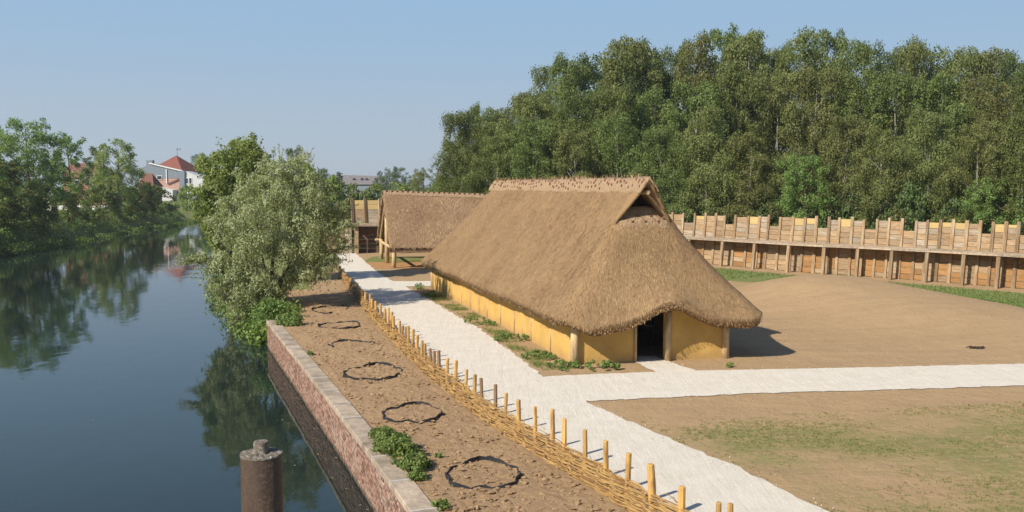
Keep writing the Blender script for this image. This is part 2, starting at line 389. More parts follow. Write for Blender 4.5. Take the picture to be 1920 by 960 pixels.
# ------------------------------------------------------------------ white gravel path
k = NM('pale_gravel'); co = k.coord()
n1 = k.noise(co, 30, 6, .8, .3, .7); n2 = k.noise(co, 1.3, 5, .7, .35, .7)
dirx = k.coord((.9, .12, 1)); n3 = k.noise(dirx, 3.0, 5, .7, .4, .7)
col = k.mix(n1, (.60, .535, .44), (.75, .69, .595)); col = k.mix(k.math('MULTIPLY', n2, .34), col, (.45, .38, .295)); n4 = k.noise(co, 90, 3, .8, .55, .7); col = k.mix(k.math('MULTIPLY', n4, .5), col, (.40, .34, .27)); col = k.mix(k.math('MULTIPLY', n3, .2), col, (.68, .63, .55))
k.bump(k.math('ADD', k.math('MULTIPLY', n1, .5), k.math('ADD', k.math('MULTIPLY', n2, .5), k.math('MULTIPLY', n3, .8))), .022, .7)
M['gravel'] = k.done(col, .95)
PZ = .022
def path_edge(pts, amp=.05, step=.5, seed=1):
    r = random.Random(seed); o = []
    for a, b in zip(pts[:-1], pts[1:]):
        a, b = np.array(a[:2]), np.array(b[:2]); n = max(1, int(np.linalg.norm(b - a) / step))
        for i in range(n): o.append(a + (b - a) * i / n + np.array([r.uniform(-amp, amp), r.uniform(-amp, amp)]))
    o.append(np.array(pts[-1][:2])); return o
P = lambda x, y: g(x, y, PZ)[:2]
right_low = [np.array((12.5, 6.5)), P(1550, 960), P(1400, 883), P(1095, 752)]
lat_low = [P(1095, 752), P(1400, 738), P(1920, 723), np.array((48, 30))]
lat_top = [np.array((48, 35.2)), P(1920, 682), P(1600, 689), P(1305, 695), hw(1.0, 3.6)[:2], hw(1.0, 2.44)[:2], P(1228, 697), P(1120, 701), P(1020, 706)]
right_up = [P(1020, 706), P(900, 616), P(760, 537), P(808, 536.3), P(830, 536), P(830, 527), P(737, 527), P(715, 515), P(690, 495), P(667, 475), P(655, 471)]
left = [P(628, 471.5)] + [np.array((p[0] + .28, p[1])) for p in FENCE[::-1]]
ring = path_edge(right_low, .07, .28, 1)[:-1] + path_edge(lat_low, .07, .28, 2)[:-1] + path_edge(lat_top, .06, .28, 3)[:-1] + path_edge(right_up, .07, .28, 4)[:-1] + path_edge(left, .05, .5, 5)
import bmesh
bm = bmesh.new(); vs = [bm.verts.new((p[0], p[1], PZ)) for p in ring]; fc = bm.faces.new(vs); fc.normal_update()
bmesh.ops.triangulate(bm, faces=[fc]); bmesh.ops.recalc_face_normals(bm, faces=bm.faces)
if sum(f.normal.z for f in bm.faces) < 0: bmesh.ops.reverse_faces(bm, faces=bm.faces)
pm = bpy.data.meshes.new('path'); bm.to_mesh(pm); bm.free()
prop(link('path', pm, m=M['gravel']), kind='structure')
# small stones and litter on the bare yard
rng = random.Random(18); mb = MB()
for i in range(5200):
    Y = 15 + 36 * rng.random() ** 1.5; X = rng.uniform(2, 26); s_ = rng.uniform(.008, .026) * (1 + (Y - 15) * .012)
    mb.box((X, Y, float(ground_h(np.array([X]), np.array([Y]))[0]) + s_ * .2), (s_ * rng.uniform(1, 2.4), s_, s_ * .8), rng.random() * 3, .6)
prop(mb.build('yard_stones', simple('yard_stone', (.36, .27, .18), (.26, .18, .11), 2, rand=False)), 'small stones and crumbs of earth scattered on the bare yard', 'stones', kind='stuff')
# loose stones along the path edges
rng = random.Random(8); mb = MB()
for p in path_edge(right_low[1:], .0, .12, 1) + path_edge(lat_low[:3], 0, .12, 1) + path_edge(right_up[:3], 0, .2, 1) + path_edge(lat_top[1:5], 0, .15, 1):
    if rng.random() < .45:
        s_ = rng.uniform(.008, .022); x, y = p[0] + rng.gauss(0, .2), p[1] + rng.gauss(0, .2)
        mb.box((x, y, PZ + s_ * .25), (s_ * 1.5, s_, s_), rng.random() * 3, .6)
prop(mb.build('gravel_scatter', M['gravel']), 'loose pale stones strewn along the edges of the gravel path', 'gravel', kind='stuff')

# ------------------------------------------------------------------ garden bed between quay wall and wattle fence
ys_ = []; y = WALL[0][1]
while y < 58: ys_.append(y); y += .075 + .0022 * max(0, y - 14)
ncr = 64; V = []; UVs = []
for y in ys_:
    xl = xat(BANK, y) + (.42 if y < WY else 2.4 * min(1, (y - WY) / 3)); xr = xat(FENCE, y) + .22
    for j in range(ncr):
        q = j / (ncr - 1); x = xl + (xr - xl) * q; p = Vector((x, y, 0))
        edge = min(1, min(q, 1 - q) * 9)
        hh = mn.noise(p * .7) * .04 + abs(mn.noise(p * 2.3)) * .045 + max(0, mn.noise(p * 5.1)) * .055 + mn.noise(p * 9.7) * .02
        V.append((x, y, .045 + edge * hh - .01 * (1 - edge)))
nyy = len(ys_); ix = np.arange(nyy * ncr).reshape(nyy, ncr)
bed = npmesh('garden_soil', V, np.stack([ix[:-1, :-1], ix[:-1, 1:], ix[1:, 1:], ix[1:, :-1]], -1).reshape(-1, 4), smooth=True)
k = NM('tilled_soil'); co = k.coord(); n1 = k.noise(co, 7, 9, .8, .3, .7); n2 = k.noise(co, .8, 5, .6, .35, .7)
col = k.mix(n1, (.34, .212, .112), (.48, .325, .182)); col = k.mix(k.math('MULTIPLY', n2, .55), col, (.33, .208, .112))
k.bump(n1, .05, .8); M['soil'] = k.done(col, .97)
prop(link('garden_soil', bed, m=M['soil']), kind='structure')
# loose clods
ico = [(0, 0, 1), (.894, 0, .447), (.276, .851, .447), (-.724, .526, .447), (-.724, -.526, .447), (.276, -.851, .447)]
ico += [(-x, -y, -z) for x, y, z in ico]
ifc = [(0, 1, 2), (0, 2, 3), (0, 3, 4), (0, 4, 5), (0, 5, 1), (6, 8, 7), (6, 9, 8), (6, 10, 9), (6, 11, 10), (6, 7, 11),
       (1, 10, 2), (2, 10, 11), (2, 11, 3), (3, 11, 7), (3, 7, 4), (4, 7, 8), (4, 8, 5), (5, 8, 9), (5, 9, 1), (1, 9, 10)]
rng = random.Random(3); mb = MB()
for i in range(4600):
    y = 16 + 36 * rng.random() ** 1.7; xl = xat(BANK, y) + .6; xr = xat(FENCE, y) - .3; x = xl + (xr - xl) * rng.random()
    if y > WY and x < xl + 2.5: continue
    s_ = .012 + .06 * rng.random() ** 4; rz = rng.random() * 6; c_, n_ = math.cos(rz), math.sin(rz)
    vs = []
    for a, b, c in ico:
        f_ = s_ * rng.uniform(.5, 1.35); a, b = a * c_ - b * n_, a * n_ + b * c_
        vs.append((x + a * f_ * 1.25, y + b * f_, .065 + s_ * .2 + c * f_ * .6))
    mb.add(vs, ifc)
prop(mb.build('soil_clods', M['soil']), 'loose clods of earth on the tilled garden strip', 'soil', kind='stuff')

# ------------------------------------------------------------------ quay wall: bricks, coping slabs
def walk(poly, s):
    for a, b in zip(poly[:-1], poly[1:]):
        a, b = np.array(a), np.array(b); d = np.linalg.norm(b - a)
        if s <= d: return a + (b - a) * s / d, (b - a) / d
        s -= d
    return np.array(poly[-1]) , (np.array(poly[-1]) - np.array(poly[-2])) / np.linalg.norm(np.array(poly[-1]) - np.array(poly[-2]))
def plen(poly): return sum(np.linalg.norm(np.array(b) - np.array(a)) for a, b in zip(poly[:-1], poly[1:]))
WL = plen(WALL)
qw = empty('quay_wall', (WALL[0][0], WALL[0][1], WZ), label='long red brick quay wall with pale coping slabs along the canal', cat='wall')
Q0 = Vector((WALL[0][0], WALL[0][1], WZ))
# core
mb = MB(); vs = []; fs = []
nseg = 60
for i in range(nseg + 1):
    p, t = walk(WALL, WL * i / nseg); n = np.array([t[1], -t[0]])          # n points to the land
    for off, z in ((.075, -2.2), (.075, CZ - .1), (.4, CZ - .1), (.4, -2.2)):
        vs.append(Vector((p[0] + n[0] * off, p[1] + n[1] * off, z)) - Q0)
for i in range(nseg):
    for j in range(3): a = i * 4 + j; fs.append((a, a + 4, a + 5, a + 1))
fs += [(0, 1, 2, 3), tuple(nseg * 4 + j for j in (3, 2, 1, 0))]
mb.add(vs, fs).build('core', M['mortar'], qw)
rng = random.Random(21); cand = []
course = 0; z = -1.62
while z < CZ - .16:
    s = -.11 * (course % 2)
    while s < WL - .1:
        p, t = walk(WALL, max(.12, s + .115)); cand.append((p, t, z + .036, rng.random(), course)); s += .236
    z += .079; course += 1
cam_y = 17.0
cand.sort(key=lambda c: (c[0][1] < cam_y, np.hypot(c[0][0], c[0][1] )))
bmesh_var = []
for q in range(6):
    b_ = MB(); b_.box((0, 0, 0), (.222, .1, .066), top=.96); me = b_.mesh('brick')
    for v in me.vertices: v.co += Vector((rng.gauss(0, .004), rng.gauss(0, .004), rng.gauss(0, .003)))
    me.materials.append(M['brick']); bmesh_var.append(me)
rest = MB(); nb = 0
for p, t, z, r, c in cand:
    n = np.array([t[1], -t[0]]); pos = Vector((p[0] + n[0] * (.05 + .03 * (r - .5)), p[1] + n[1] * (.05 + .03 * (r - .5)), z)) - Q0
    ang = math.atan2(t[1], t[0])
    if nb < 290 and p[1] >= cam_y and z > WZ - .02:
        o = link('brick', bmesh_var[int(r * 6) % 6], qw, pos); o.rotation_euler = (0, 0, ang + rng.gauss(0, .012)); nb += 1
    else: rest.box(pos, (.222, .1, .066), ang + rng.gauss(0, .012), .97)
# the colour of each far brick is carried per face
me = rest.mesh('brickwork'); a = me.attributes.new('tint', 'FLOAT', 'FACE')
a.data.foreach_set('value', np.repeat(np.random.default_rng(1).random(len(me.polygons) // 6), 6).astype(np.float32))
k = NM('old_brickwork'); t_ = k.attr('tint'); co = k.coord(); n1 = k.noise(co, 14, 5)
col = k.mix(t_, (.135, .07, .05), (.38, .235, .17)); col = k.mix(k.math('MULTIPLY', n1, .35), col, (.30, .19, .145)); lime = k.noise(co, 1.1, 6, .7, .52, .7); col = k.mix(k.math('MULTIPLY', lime, .5), col, (.44, .37, .31))
sp = k.n('ShaderNodeSeparateXYZ'); k.l(co, sp.inputs[0]); wet = k.ramp(k.math('ADD', sp.outputs[2], k.math('MULTIPLY', n1, -.12)), .12, -.02); col = k.mix(k.math('MULTIPLY', wet, .85), col, (.06, .05, .03))
prop(link('brickwork', me, qw, m=k.done(col, .92)), kind='stuff')
# coping slabs and the pale joints between them; distances along the wall from the joints seen in the photo
jpx = [(735, 903), (700, 857), (672, 818), (646, 784), (625, 757), (606, 732), (588, 709), (572, 688), (556, 668), (544, 653), (533, 641), (521, 626), (511, 613), (501, 601)]
cum = [0]
for a, b in zip(WALL[:-1], WALL[1:]): cum.append(cum[-1] + np.linalg.norm(np.array(b) - np.array(a)))
js = [float(np.interp(g(x, y, CZ)[1], [p[1] for p in WALL], cum)) for x, y in jpx]
s = js[0]; pre = []
while s > 1.5: s -= 2.0; pre.append(max(s, 0))
js = pre[::-1] + js
rng = random.Random(5)
for i, (s0, s1) in enumerate(zip(js[:-1], js[1:])):
    a, t0 = walk(WALL, s0 + .018); b, t1 = walk(WALL, s1 - .018); t = (b - a) / np.linalg.norm(b - a); n = np.array([t[1], -t[0]])
    mb = MB(); z1 = CZ + rng.uniform(-.008, .012); vs = []
    for p in (a, b):
        for off, z in ((-.03, CZ - .15), (-.03, z1 - .012), (-.018, z1), (.50, z1), (.50, CZ - .15)):
            vs.append(Vector((p[0] + n[0] * off, p[1] + n[1] * off, z)) - Q0)
    fs = [(0, 1, 2, 3, 4), (9, 8, 7, 6, 5)] + [(j, j + 5, (j + 1) % 5 + 5, (j + 1) % 5) for j in range(5)]
    mb.add(vs, fs).build('coping_slab', M['concrete'], qw)
    c, t = walk(WALL, s1); n = np.array([t[1], -t[0]]); cc = c + n * .235
    MB().box(Vector((cc[0], cc[1], CZ - .062)) - Q0, (.05, .545, .16), math.atan2(t[1], t[0])).build('joint_strip', M['joint'], qw)

# ------------------------------------------------------------------ wattle fence
tops = [(809, 653), (814, 658), (823, 657), (838, 672), (853, 676), (872, 693), (889, 702), (904, 709), (929, 721), (947, 737), (973, 749), (1004, 762),
        (1037, 767), (1058, 785), (1098, 806), (1137, 825), (1177, 849), (1225, 871), (1278, 912), (1348, 939), (1428, 962)]
tops += [(560 + x / 4.363, 480 + y / 4.363) for x, y in [(285, 80), (300, 85), (320, 105), (340, 130), (365, 140), (390, 142), (410, 170), (428, 178), (445, 215), (475, 225),
         (500, 260), (515, 280), (543, 295), (583, 312), (600, 350), (630, 368), (668, 392), (702, 432), (730, 422), (757, 458), (778, 488), (825, 530), (840, 570), (875, 580),
         (895, 572), (932, 598), (962, 645), (1008, 692), (1037, 712)]]
wf = empty('wattle_fence', (FENCE[2][0], FENCE[2][1], 0), label='long wattle fence of peeled stakes and woven withies beside the path', cat='fence')
W0 = Vector((FENCE[2][0], FENCE[2][1], 0)); rng = random.Random(11); spos = []
dark_stake = {(838 - 15, 657), (560 + 390 / 4.363, 480 + 142 / 4.363), (809, 653), (814, 658)}
for x, y in tops:
    h_ = hit_line(x, y, FENCE)
    if not h_: continue
    X, Y, z, i, t = h_; z = min(max(z, .75), 1.55); spos.append((X, Y))
    r = rng.uniform(.048, .061) * (1.35 if (x, y) in ((1225, 871), (823, 657), (1278, 912)) else 1) * (1 + max(0, Y - 30) * .012)
    lx, ly = rng.gauss(0, .025), rng.gauss(0, .025)
    pts = [(X - W0.x, Y - W0.y, -.15), (X - W0.x, Y - W0.y, .3), (X - W0.x + lx * .5, Y - W0.y + ly * .5, z * .65), (X - W0.x + lx, Y - W0.y + ly, z - .012), (X - W0.x + lx, Y - W0.y + ly, z)]
    mb = MB().tube(pts, [r * 1.06, r * 1.03, r, r * .97, r * .82], 9, jit=.1, rng=rng)
    mb.build('stake', M['stake_old'] if (x, y) in dark_stake or rng.random() < .15 else M['stake'], wf, smooth=False)
for s_ in range(3):                                       # the nearest stakes, towards the foot of the photographer's tower
    Y = 15.4 - s_ * 1.25; X = float(xat(FENCE, Y)); mb = MB().tube([(X - W0.x, Y - W0.y, -.1), (X - W0.x, Y - W0.y, 1.2)], [.055, .05], 9); mb.build('stake', M['stake'], wf)
rng = random.Random(12); mb = MB(); tint = []
FL = plen(FENCE); s = 0.0
def fence_at(s):
    p, t = walk(FENCE, s); return p, np.array([t[1], -t[0]]) * -1   # normal towards the river
n_rod = 2300
for i in range(n_rod):
    loose = rng.random() < .16
    s0 = FL * rng.random() ** 1.3 - 1; ln = rng.uniform(1.8, 3.4); lev = int(rng.random() * 18) / 18
    zb = .035 + .62 * lev + rng.gauss(0, .01); dz = rng.uniform(-.10, .10) if not loose else rng.uniform(-.25, .25); ph = math.pi * (int(lev * 18 + .5) % 2); pts = []
    nst = int(ln / .16)
    for q in range(nst + 1):
        s = s0 + ln * q / nst
        if s < 0 or s > FL - .3: continue
        p, n = fence_at(s); z = zb + dz * (q / nst - .5)
        off = .05 * math.sin(s * math.pi / .62 + ph) + .09 * (1 - z / .78) + rng.gauss(0, .007) + (rng.uniform(.03, .10) if loose and q in (0, nst) else 0)
        pts.append((p[0] + n[0] * off - W0.x, p[1] + n[1] * off - W0.y, max(z, .02)))
    if len(pts) < 3: continue
    f0 = len(mb.f); r = rng.uniform(.0095, .0155) * (1 + max(0, pts[0][1] + W0.y - 22) * .02)
    mb.tube(pts, [r * (1.1 - .5 * q / len(pts)) for q in range(len(pts))], 4, cap=False); tv = rng.random(); tint += [tv] * (len(mb.f) - f0)
for i in range(160):                                      # loose withy ends that stick out of the weave
    s = FL * rng.random() ** 1.2; p, n = fence_at(max(.5, min(s, FL - 1))); p2, _ = walk(FENCE, min(FL, s + rng.uniform(.3, .7)))
    z = rng.uniform(.4, .76); o = rng.choice((-1, 1)) * rng.uniform(.05, .28); f0 = len(mb.f)
    mb.tube([(p[0] - W0.x, p[1] - W0.y, z), ((p[0] + p2[0]) / 2 + n[0] * o * .4 - W0.x, (p[1] + p2[1]) / 2 + n[1] * o * .4 - W0.y, z + .05), (p2[0] + n[0] * o - W0.x, p2[1] + n[1] * o - W0.y, z + rng.uniform(-.1, .16))], [.009, .008, .004], 3, cap=False)
    tint += [rng.random()] * (len(mb.f) - f0)
me = mb.mesh('woven_withies'); a = me.attributes.new('tint', 'FLOAT', 'FACE'); a.data.foreach_set('value', np.array(tint, np.float32))
prop(link('woven_withies', me, wf, m=M['withy']), kind='stuff')

# ------------------------------------------------------------------ black planting rings in the soil
rings = [((906, 888), 71, 27, 'largest black planting ring in the soil, lowest in the photo', 0, 1),
         ((773, 774), 57, 17, 'oval black planting ring beside the leafy weeds on the coping', 0, 1),
         ((700, 697), 55, 14, 'black planting ring midway along the garden', .0, .95),
         ((660, 645), 44, 6, 'thin broken black ring rim between two fuller rings', .02, .62),
         ((638, 610), 39, 6, 'narrow flattened black ring near the far end of the garden', 0, 1),
         ((620, 580), 32, 7, 'farthest black planting ring, close to the shade of the willow', .0, .8)]
rng = random.Random(17)
for (x, y), wpx, hpx, lab, a0, a1 in rings:
    c = g(x, y, .08); sx = wpx / F * c[1]; sy = abs(g(x, y - hpx, .08)[1] - g(x, y + hpx, .08)[1]) / 2
    mb = MB(); n_ = 44; vs = []; ph = rng.random() * 6
    for i in range(n_ + 1):
        an = 2 * math.pi * (a0 + (a1 - a0) * i / n_) + (0 if a1 - a0 > .9 else 0.1)
        rr = 1 + .07 * math.sin(3 * an + ph) + .05 * math.sin(5 * an + 2 * ph) + .035 * math.sin(11 * an + ph) + rng.gauss(0, .018)
        hz = .088 + .028 * math.sin(3 * an + ph) + .018 * math.sin(9 * an + ph) + rng.gauss(0, .01)
        for off, z in ((0, .0), (0, hz), (-.02, hz + .003), (-.03, .0)):
            vs.append((math.cos(an) * (sx * rr + off), math.sin(an) * (sy * rr + off), z))
    fs = []
    for i in range(n_):
        for j in range(3): a = i * 4 + j; fs.append((a, a + 1, a + 5, a + 4))
    mb.add(vs, fs)
    prop(mb.build('planting_ring', M['liner'], loc=(c[0], c[1], .035)), lab, 'planting ring', 'black planting rings set in the garden soil')

# ------------------------------------------------------------------ steel mooring pile
pc = gd(490, 849, 13.2); R_ = .302
pile = empty('mooring_pile', (pc[0], pc[1], WZ), label='rusty round steel mooring pile standing in the canal with a stub on top', cat='mooring pile')
k = NM('rusty_steel'); co = k.coord((1, 1, .35)); n1 = k.noise(co, 3.0, 7, .7, .35, .7); n2 = k.noise(k.coord(), 22, 6, .8, .5, .72); n3 = k.noise(k.coord((1, 1, .12)), 2, 4, .6, .4, .65)
col = k.mix(n1, (.036, .020, .013), (.085, .048, .03)); col = k.mix(k.math('MULTIPLY', n3, .5), col, (.11, .08, .03)); col = k.mix(k.math('MULTIPLY', n2, .55), col, (.26, .19, .15))
k.bump(n2, .008); rust = k.done(col, .5); k.b.inputs['Specular IOR Level'].default_value = .4
k = NM('lichen_crust'); co = k.coord(); n1 = k.noise(co, 16, 6, .8, .45, .6)
col = k.mix(n1, (.17, .135, .10), (.55, .50, .43)); k.bump(n1, .02); crust = k.done(col, .9)
zt = pc[2] - WZ
MB().lathe([(R_, -2), (R_, zt - .03), (R_ - .008, zt - .012)], 40).build('pile_tube', rust, pile, smooth=False)
for p_ in pile.children[0].data.polygons: p_.use_smooth = abs(p_.normal.z) < .5
rng = random.Random(4); vs = []; fs = []
for i, rr in enumerate((R_ + .006, R_ + .004, R_ * .85, R_ * .6, R_ * .3)):
    for j in range(40):
        an = 2 * math.pi * j / 40; q = rr * (1 + rng.gauss(0, .008)); vs.append((q * math.cos(an), q * math.sin(an), zt - .03 if i == 0 else zt + rng.uniform(-.004, .02) - (0.012 if i == 1 else 0)))
for i in range(4):
    for j in range(40): fs.append((i * 40 + j, i * 40 + (j + 1) % 40, (i + 1) * 40 + (j + 1) % 40, (i + 1) * 40 + j))
fs.append(tuple(160 + j for j in range(40)))
MB().add(vs, fs).build('crusted_top', crust, pile)
MB().lathe([(.112, zt - .01), (.11, zt + .16), (.106, zt + .175), (.085, zt + .18)], 24).build('stub', crust, pile)

# ------------------------------------------------------------------ thatched longhouse
HC = Vector(hw(HL / 2, HW / 2)); hang = math.atan2(ua[1], ua[0])
lh = empty('longhouse', HC, label='big longhouse with a steep thatched roof and yellow ochre daub walls', cat='house')
def L(u, v, z=0.0): return Vector(hw(u, v, z)) - HC          # local place (the empty is not turned)
VC = HW / 2 + .06
EU0, EU1, EV0, EV1 = -1.1, HL + 1.15, -.78, HW + 1.42         # eave rectangle
ZR = 7.0
def smin(a, b, r):
    h_ = np.clip(.5 + .5 * (b - a) / r, 0, 1); return b * (1 - h_) + a * h_ - r * h_ * (1 - h_)
def side_z(v):
    dl = v - EV0; dr = EV1 - v
    kl = (ZR + .05 - 1.95) / (VC - EV0); kr = (ZR + .05 - 1.72) / (EV1 - VC)
    zl = 1.95 + kl * dl - .18 * np.sin(np.clip(dl / (VC - EV0), 0, 1) * math.pi); zr = 1.72 + kr * dr - .22 * np.sin(np.clip(dr / (EV1 - VC), 0, 1) * math.pi)
    return smin(zl, zr, .12)
UG, ZG = 1.15, 5.62                                          # gablet plane and its sill
def front_z(u): t = np.clip((u - EU0) / (UG - EU0), -.2, 3); return 1.72 + (ZG - 1.72) * (t * .72 + .28 * t ** 2 - .0 * t)
def back_z(u): t = np.clip((EU1 - u) / (EU1 - 22.6), -.2, 3); return 1.45 + (ZR - 1.45) * (t * .70 + .30 * t ** 2)
VD = 3.35                                                    # the eave lifts over the doorway
def eave_adj(u, v):
    ar = .74 * np.exp(-((v - VD - .1) / 1.25) ** 2) * np.exp(-np.clip(u - EU0, 0, 9) / .75)
    dip = -.14 * np.exp(-((v + .15) / 1.1) ** 2) * np.exp(-np.clip(u - EU0, 0, 9) / 1.2)
    dip2 = -.04 * np.exp(-((v - 6.9) / 1.0) ** 2) * np.exp(-np.clip(u - EU0, 0, 9) / 1.2)
    return ar + dip + dip2
def wav(u, v):
    o = np.zeros_like(u)
    for i in range(u.size):
        p = Vector((u.flat[i], v.flat[i], 0)); o.flat[i] = mn.noise(p * .55) * .07 + mn.noise(p * 1.7) * .035 + mn.noise(p * 4.5) * .018
    return o
def outline(u, r0=1.3, r1=1.3):
    lo = EV0; hi = EV1; ins = 0.0
    if u < EU0 + r0: q = 1 - (u - EU0) / r0; ins = r0 * (1 - math.sqrt(max(0, 1 - q * q)))
    if u > EU1 - r1: q = 1 - (EU1 - u) / r1; ins = r1 * (1 - math.sqrt(max(0, 1 - q * q)))
    return lo + ins, hi - ins * .8
ROOFPTS = []                                                 # surface samples for loose straw
def roof_piece(us, zfun, name, vlim=None, nv=96, thick=.34, flow='v'):
    qs = np.linspace(0, 1, nv); U = []; Vv = []
    for u in us:
        lo, hi = outline(u)
        U.append(np.full(nv, u)); Vv.append(lo + (hi - lo) * qs)
    U = np.array(U); Vv = np.array(Vv); Z = zfun(U, Vv) + eave_adj(U, Vv) + wav(U, Vv)
    n_, m_ = U.shape; top = np.stack([U, Vv, Z], -1)
    # underside: pulled in at the rim, dropped by the thickness of the thatch
    cu = np.clip(U, EU0 + .16, EU1 - .16)
    bot = np.stack([np.where(U < EU0 + .16, EU0 + .16, cu), Vv + (VC - Vv) * .022, Z - thick * 1.15], -1)
    A = np.concatenate([top.reshape(-1, 3), bot.reshape(-1, 3)]); ii = np.arange(n_ * m_).reshape(n_, m_); jj = ii + n_ * m_
    q1 = np.stack([ii[:-1, :-1], ii[1:, :-1], ii[1:, 1:], ii[:-1, 1:]], -1).reshape(-1, 4)
    q2 = np.stack([jj[:-1, :-1], jj[:-1, 1:], jj[1:, 1:], jj[1:, :-1]], -1).reshape(-1, 4)
    sk = []
    for row, rb in ((ii[0], jj[0]), (ii[-1][::-1], jj[-1][::-1])): sk += [(row[i], row[i + 1], rb[i + 1], rb[i]) for i in range(m_ - 1)]
    for row, rb in ((ii[:, 0][::-1], jj[:, 0][::-1]), (ii[:, -1], jj[:, -1])): sk += [(row[i], row[i + 1], rb[i + 1], rb[i]) for i in range(n_ - 1)]
    Q = np.concatenate([q1, q2, np.array(sk)])
    loc = np.array(HP0 - np.array(HC))[None] + A[:, :1] * ua[None] + A[:, 1:2] * vb[None] + A[:, 2:] * np.array([[0, 0, 1.]])
    fw_ = A[:, :1]; fl_ = np.where(A[:, :1] < UG + .01, 1.0, 0.0) if flow == 'f' else np.zeros_like(A[:, :1])
    uvw = np.concatenate([A[:, :1] * (1 - fl_) + A[:, 1:2] * fl_, A[:, 2:] * 1.3, 0 * A[:, :1]], 1)
    me = npmesh(name, loc, Q, smooth=True, uv=uvw)
    ROOFPTS.append(top); return me
us_front = np.concatenate([EU0 + 1.3 * (1 - np.cos(np.linspace(0, math.pi / 2, 26))), np.linspace(.16, UG + .25, 18)])
us_front = np.sort(us_front)
zf = lambda U, V: smin(smin(side_z(V), front_z(U), 1.15), np.full_like(U, ZG + .3), .25)
us_main = np.concatenate([np.linspace(UG, HL - .6, 150), EU1 - 1.3 * (1 - np.cos(np.linspace(math.pi / 2, 0, 24)))]); us_main = np.unique(np.round(np.clip(us_main, None, EU1), 4))
zm = lambda U, V: smin(side_z(V), back_z(U), 1.0)
link('roof', roof_piece(us_main, zm, 'roof'), lh, m=M['thatch'])
prop(link('hip_roof', roof_piece(us_front, zf, 'hip_roof', flow='f'), lh, m=M['thatch']))
# verges: the two side slopes run on past the gablet as an overhanging lip
def verge(sgn):
    rows = []; nn = 26
    for i in range(nn):
        t = i / (nn - 1); v = VC + sgn * (.0 + 1.12 * t); ue = .52 + .55 * t ** 1.3
        z = float(side_z(np.array(v))) + .03 * mn.noise(Vector((v * 3, 1, sgn)))
        if t > .8: z -= (t - .8) * .25
        rows.append((v, z, ue))
    vs = []; fs = []; uv = []
    for v, z, ue in rows:
        j = mn.noise(Vector((v * 4, z * 3, 2))) * .05
        for u, dz in ((UG + .05, .025), (ue + .12, .03), (ue + j, -.02), (ue + .02 + j, -.19), (UG + .05, -.26)):
            vs.append(L(u, v, z + dz)); uv.append((u, z * 1.3, 0))
    for i in range(nn - 1):
        for j in range(4): a = i * 5 + j; fs.append((a, a + 1, a + 6, a + 5))
    me = MB().add(vs, fs).mesh('verge', True); at = me.attributes.new('flow', 'FLOAT_VECTOR', 'POINT'); at.data.foreach_set('vector', np.array(uv, np.float32).ravel())
    link('verge', me, lh, m=M['thatch'])
verge(-1); verge(1)
# ridge cap of straw and clay, with pegs and tufts
def ridge_cap(u0, u1, name):
    nu = 120; prof = [(-.40, 0), (-.34, 0), (-.25, 0), (-.13, 0), (0, .03), (.13, 0), (.25, 0), (.34, 0), (.40, 0)]
    vs = []; fs = []
    for i in range(nu + 1):
        u = u0 + (u1 - u0) * i / nu
        for j, (dv, dz) in enumerate(prof):
            n_ = mn.noise(Vector((u * 2.2, j * 1.3, 0))) * .035
            zz = float(side_z(np.array(VC + dv))) + .07 + n_ if j not in (0, 8) else float(side_z(np.array(VC + dv))) - .02
            vs.append(L(u, VC + dv + (n_ if j in (0, 8, 1, 7) else 0), zz + float(mn.noise(Vector((u * .5, 0, 0)))) * .03))
    for i in range(nu):
        for j in range(8): a = i * 9 + j; fs.append((a, a + 9, a + 10, a + 1))
    for e, uu in ((0, u0), (nu, u1)):                       # thin end lips
        b0 = len(vs)
        for j, (dv, dz) in enumerate(prof): q = vs[e * 9 + j]; vs.append(Vector((q.x, q.y, q.z - (.13 if 0 < j < 8 else .02))))
        for j in range(8): fs.append((e * 9 + j, e * 9 + j + 1, b0 + j + 1, b0 + j))
    MB().add(vs, fs).build(name, M['cap_clay'], lh, smooth=True)
ridge_cap(.5, 23.0, 'ridge_cap')
rng = random.Random(31); mb = MB()
for i in range(62):
    u = .75 + i * .36 + rng.gauss(0, .04)
    for dv in (-.12, -.20, -.30):
        if rng.random() < .55:
            v = VC + dv + rng.gauss(0, .03); z = float(side_z(np.array(v))) + .085; mb.beam(L(u - .05, v - .03, z - .03), L(u + .05, v + .02, z + .04), rng.uniform(.03, .07), .05)
prop(mb.build('ridge_pegs', M['peg'], lh), kind='stuff')
mb = MB(); tint = []
for i in range(170):
    u = .6 + 22.2 * rng.random(); c = L(u, VC + rng.gauss(0, .06), ZR + .05)
    for q in range(3):
        d = Vector((rng.gauss(0, .05), rng.gauss(0, .05), rng.uniform(.05, .24))); sd = Vector((rng.gauss(0, 1), rng.gauss(0, 1), 0)).normalized() * .02
        mb.add([c - sd, c + sd, c + d], [(0, 1, 2)]); tint.append(rng.random())
me = mb.mesh('ridge_tufts'); a = me.attributes.new('tint', 'FLOAT', 'FACE'); a.data.foreach_set('value', np.array(tint, np.float32))
prop(link('ridge_tufts', me, lh, m=M['straw']), kind='stuff')
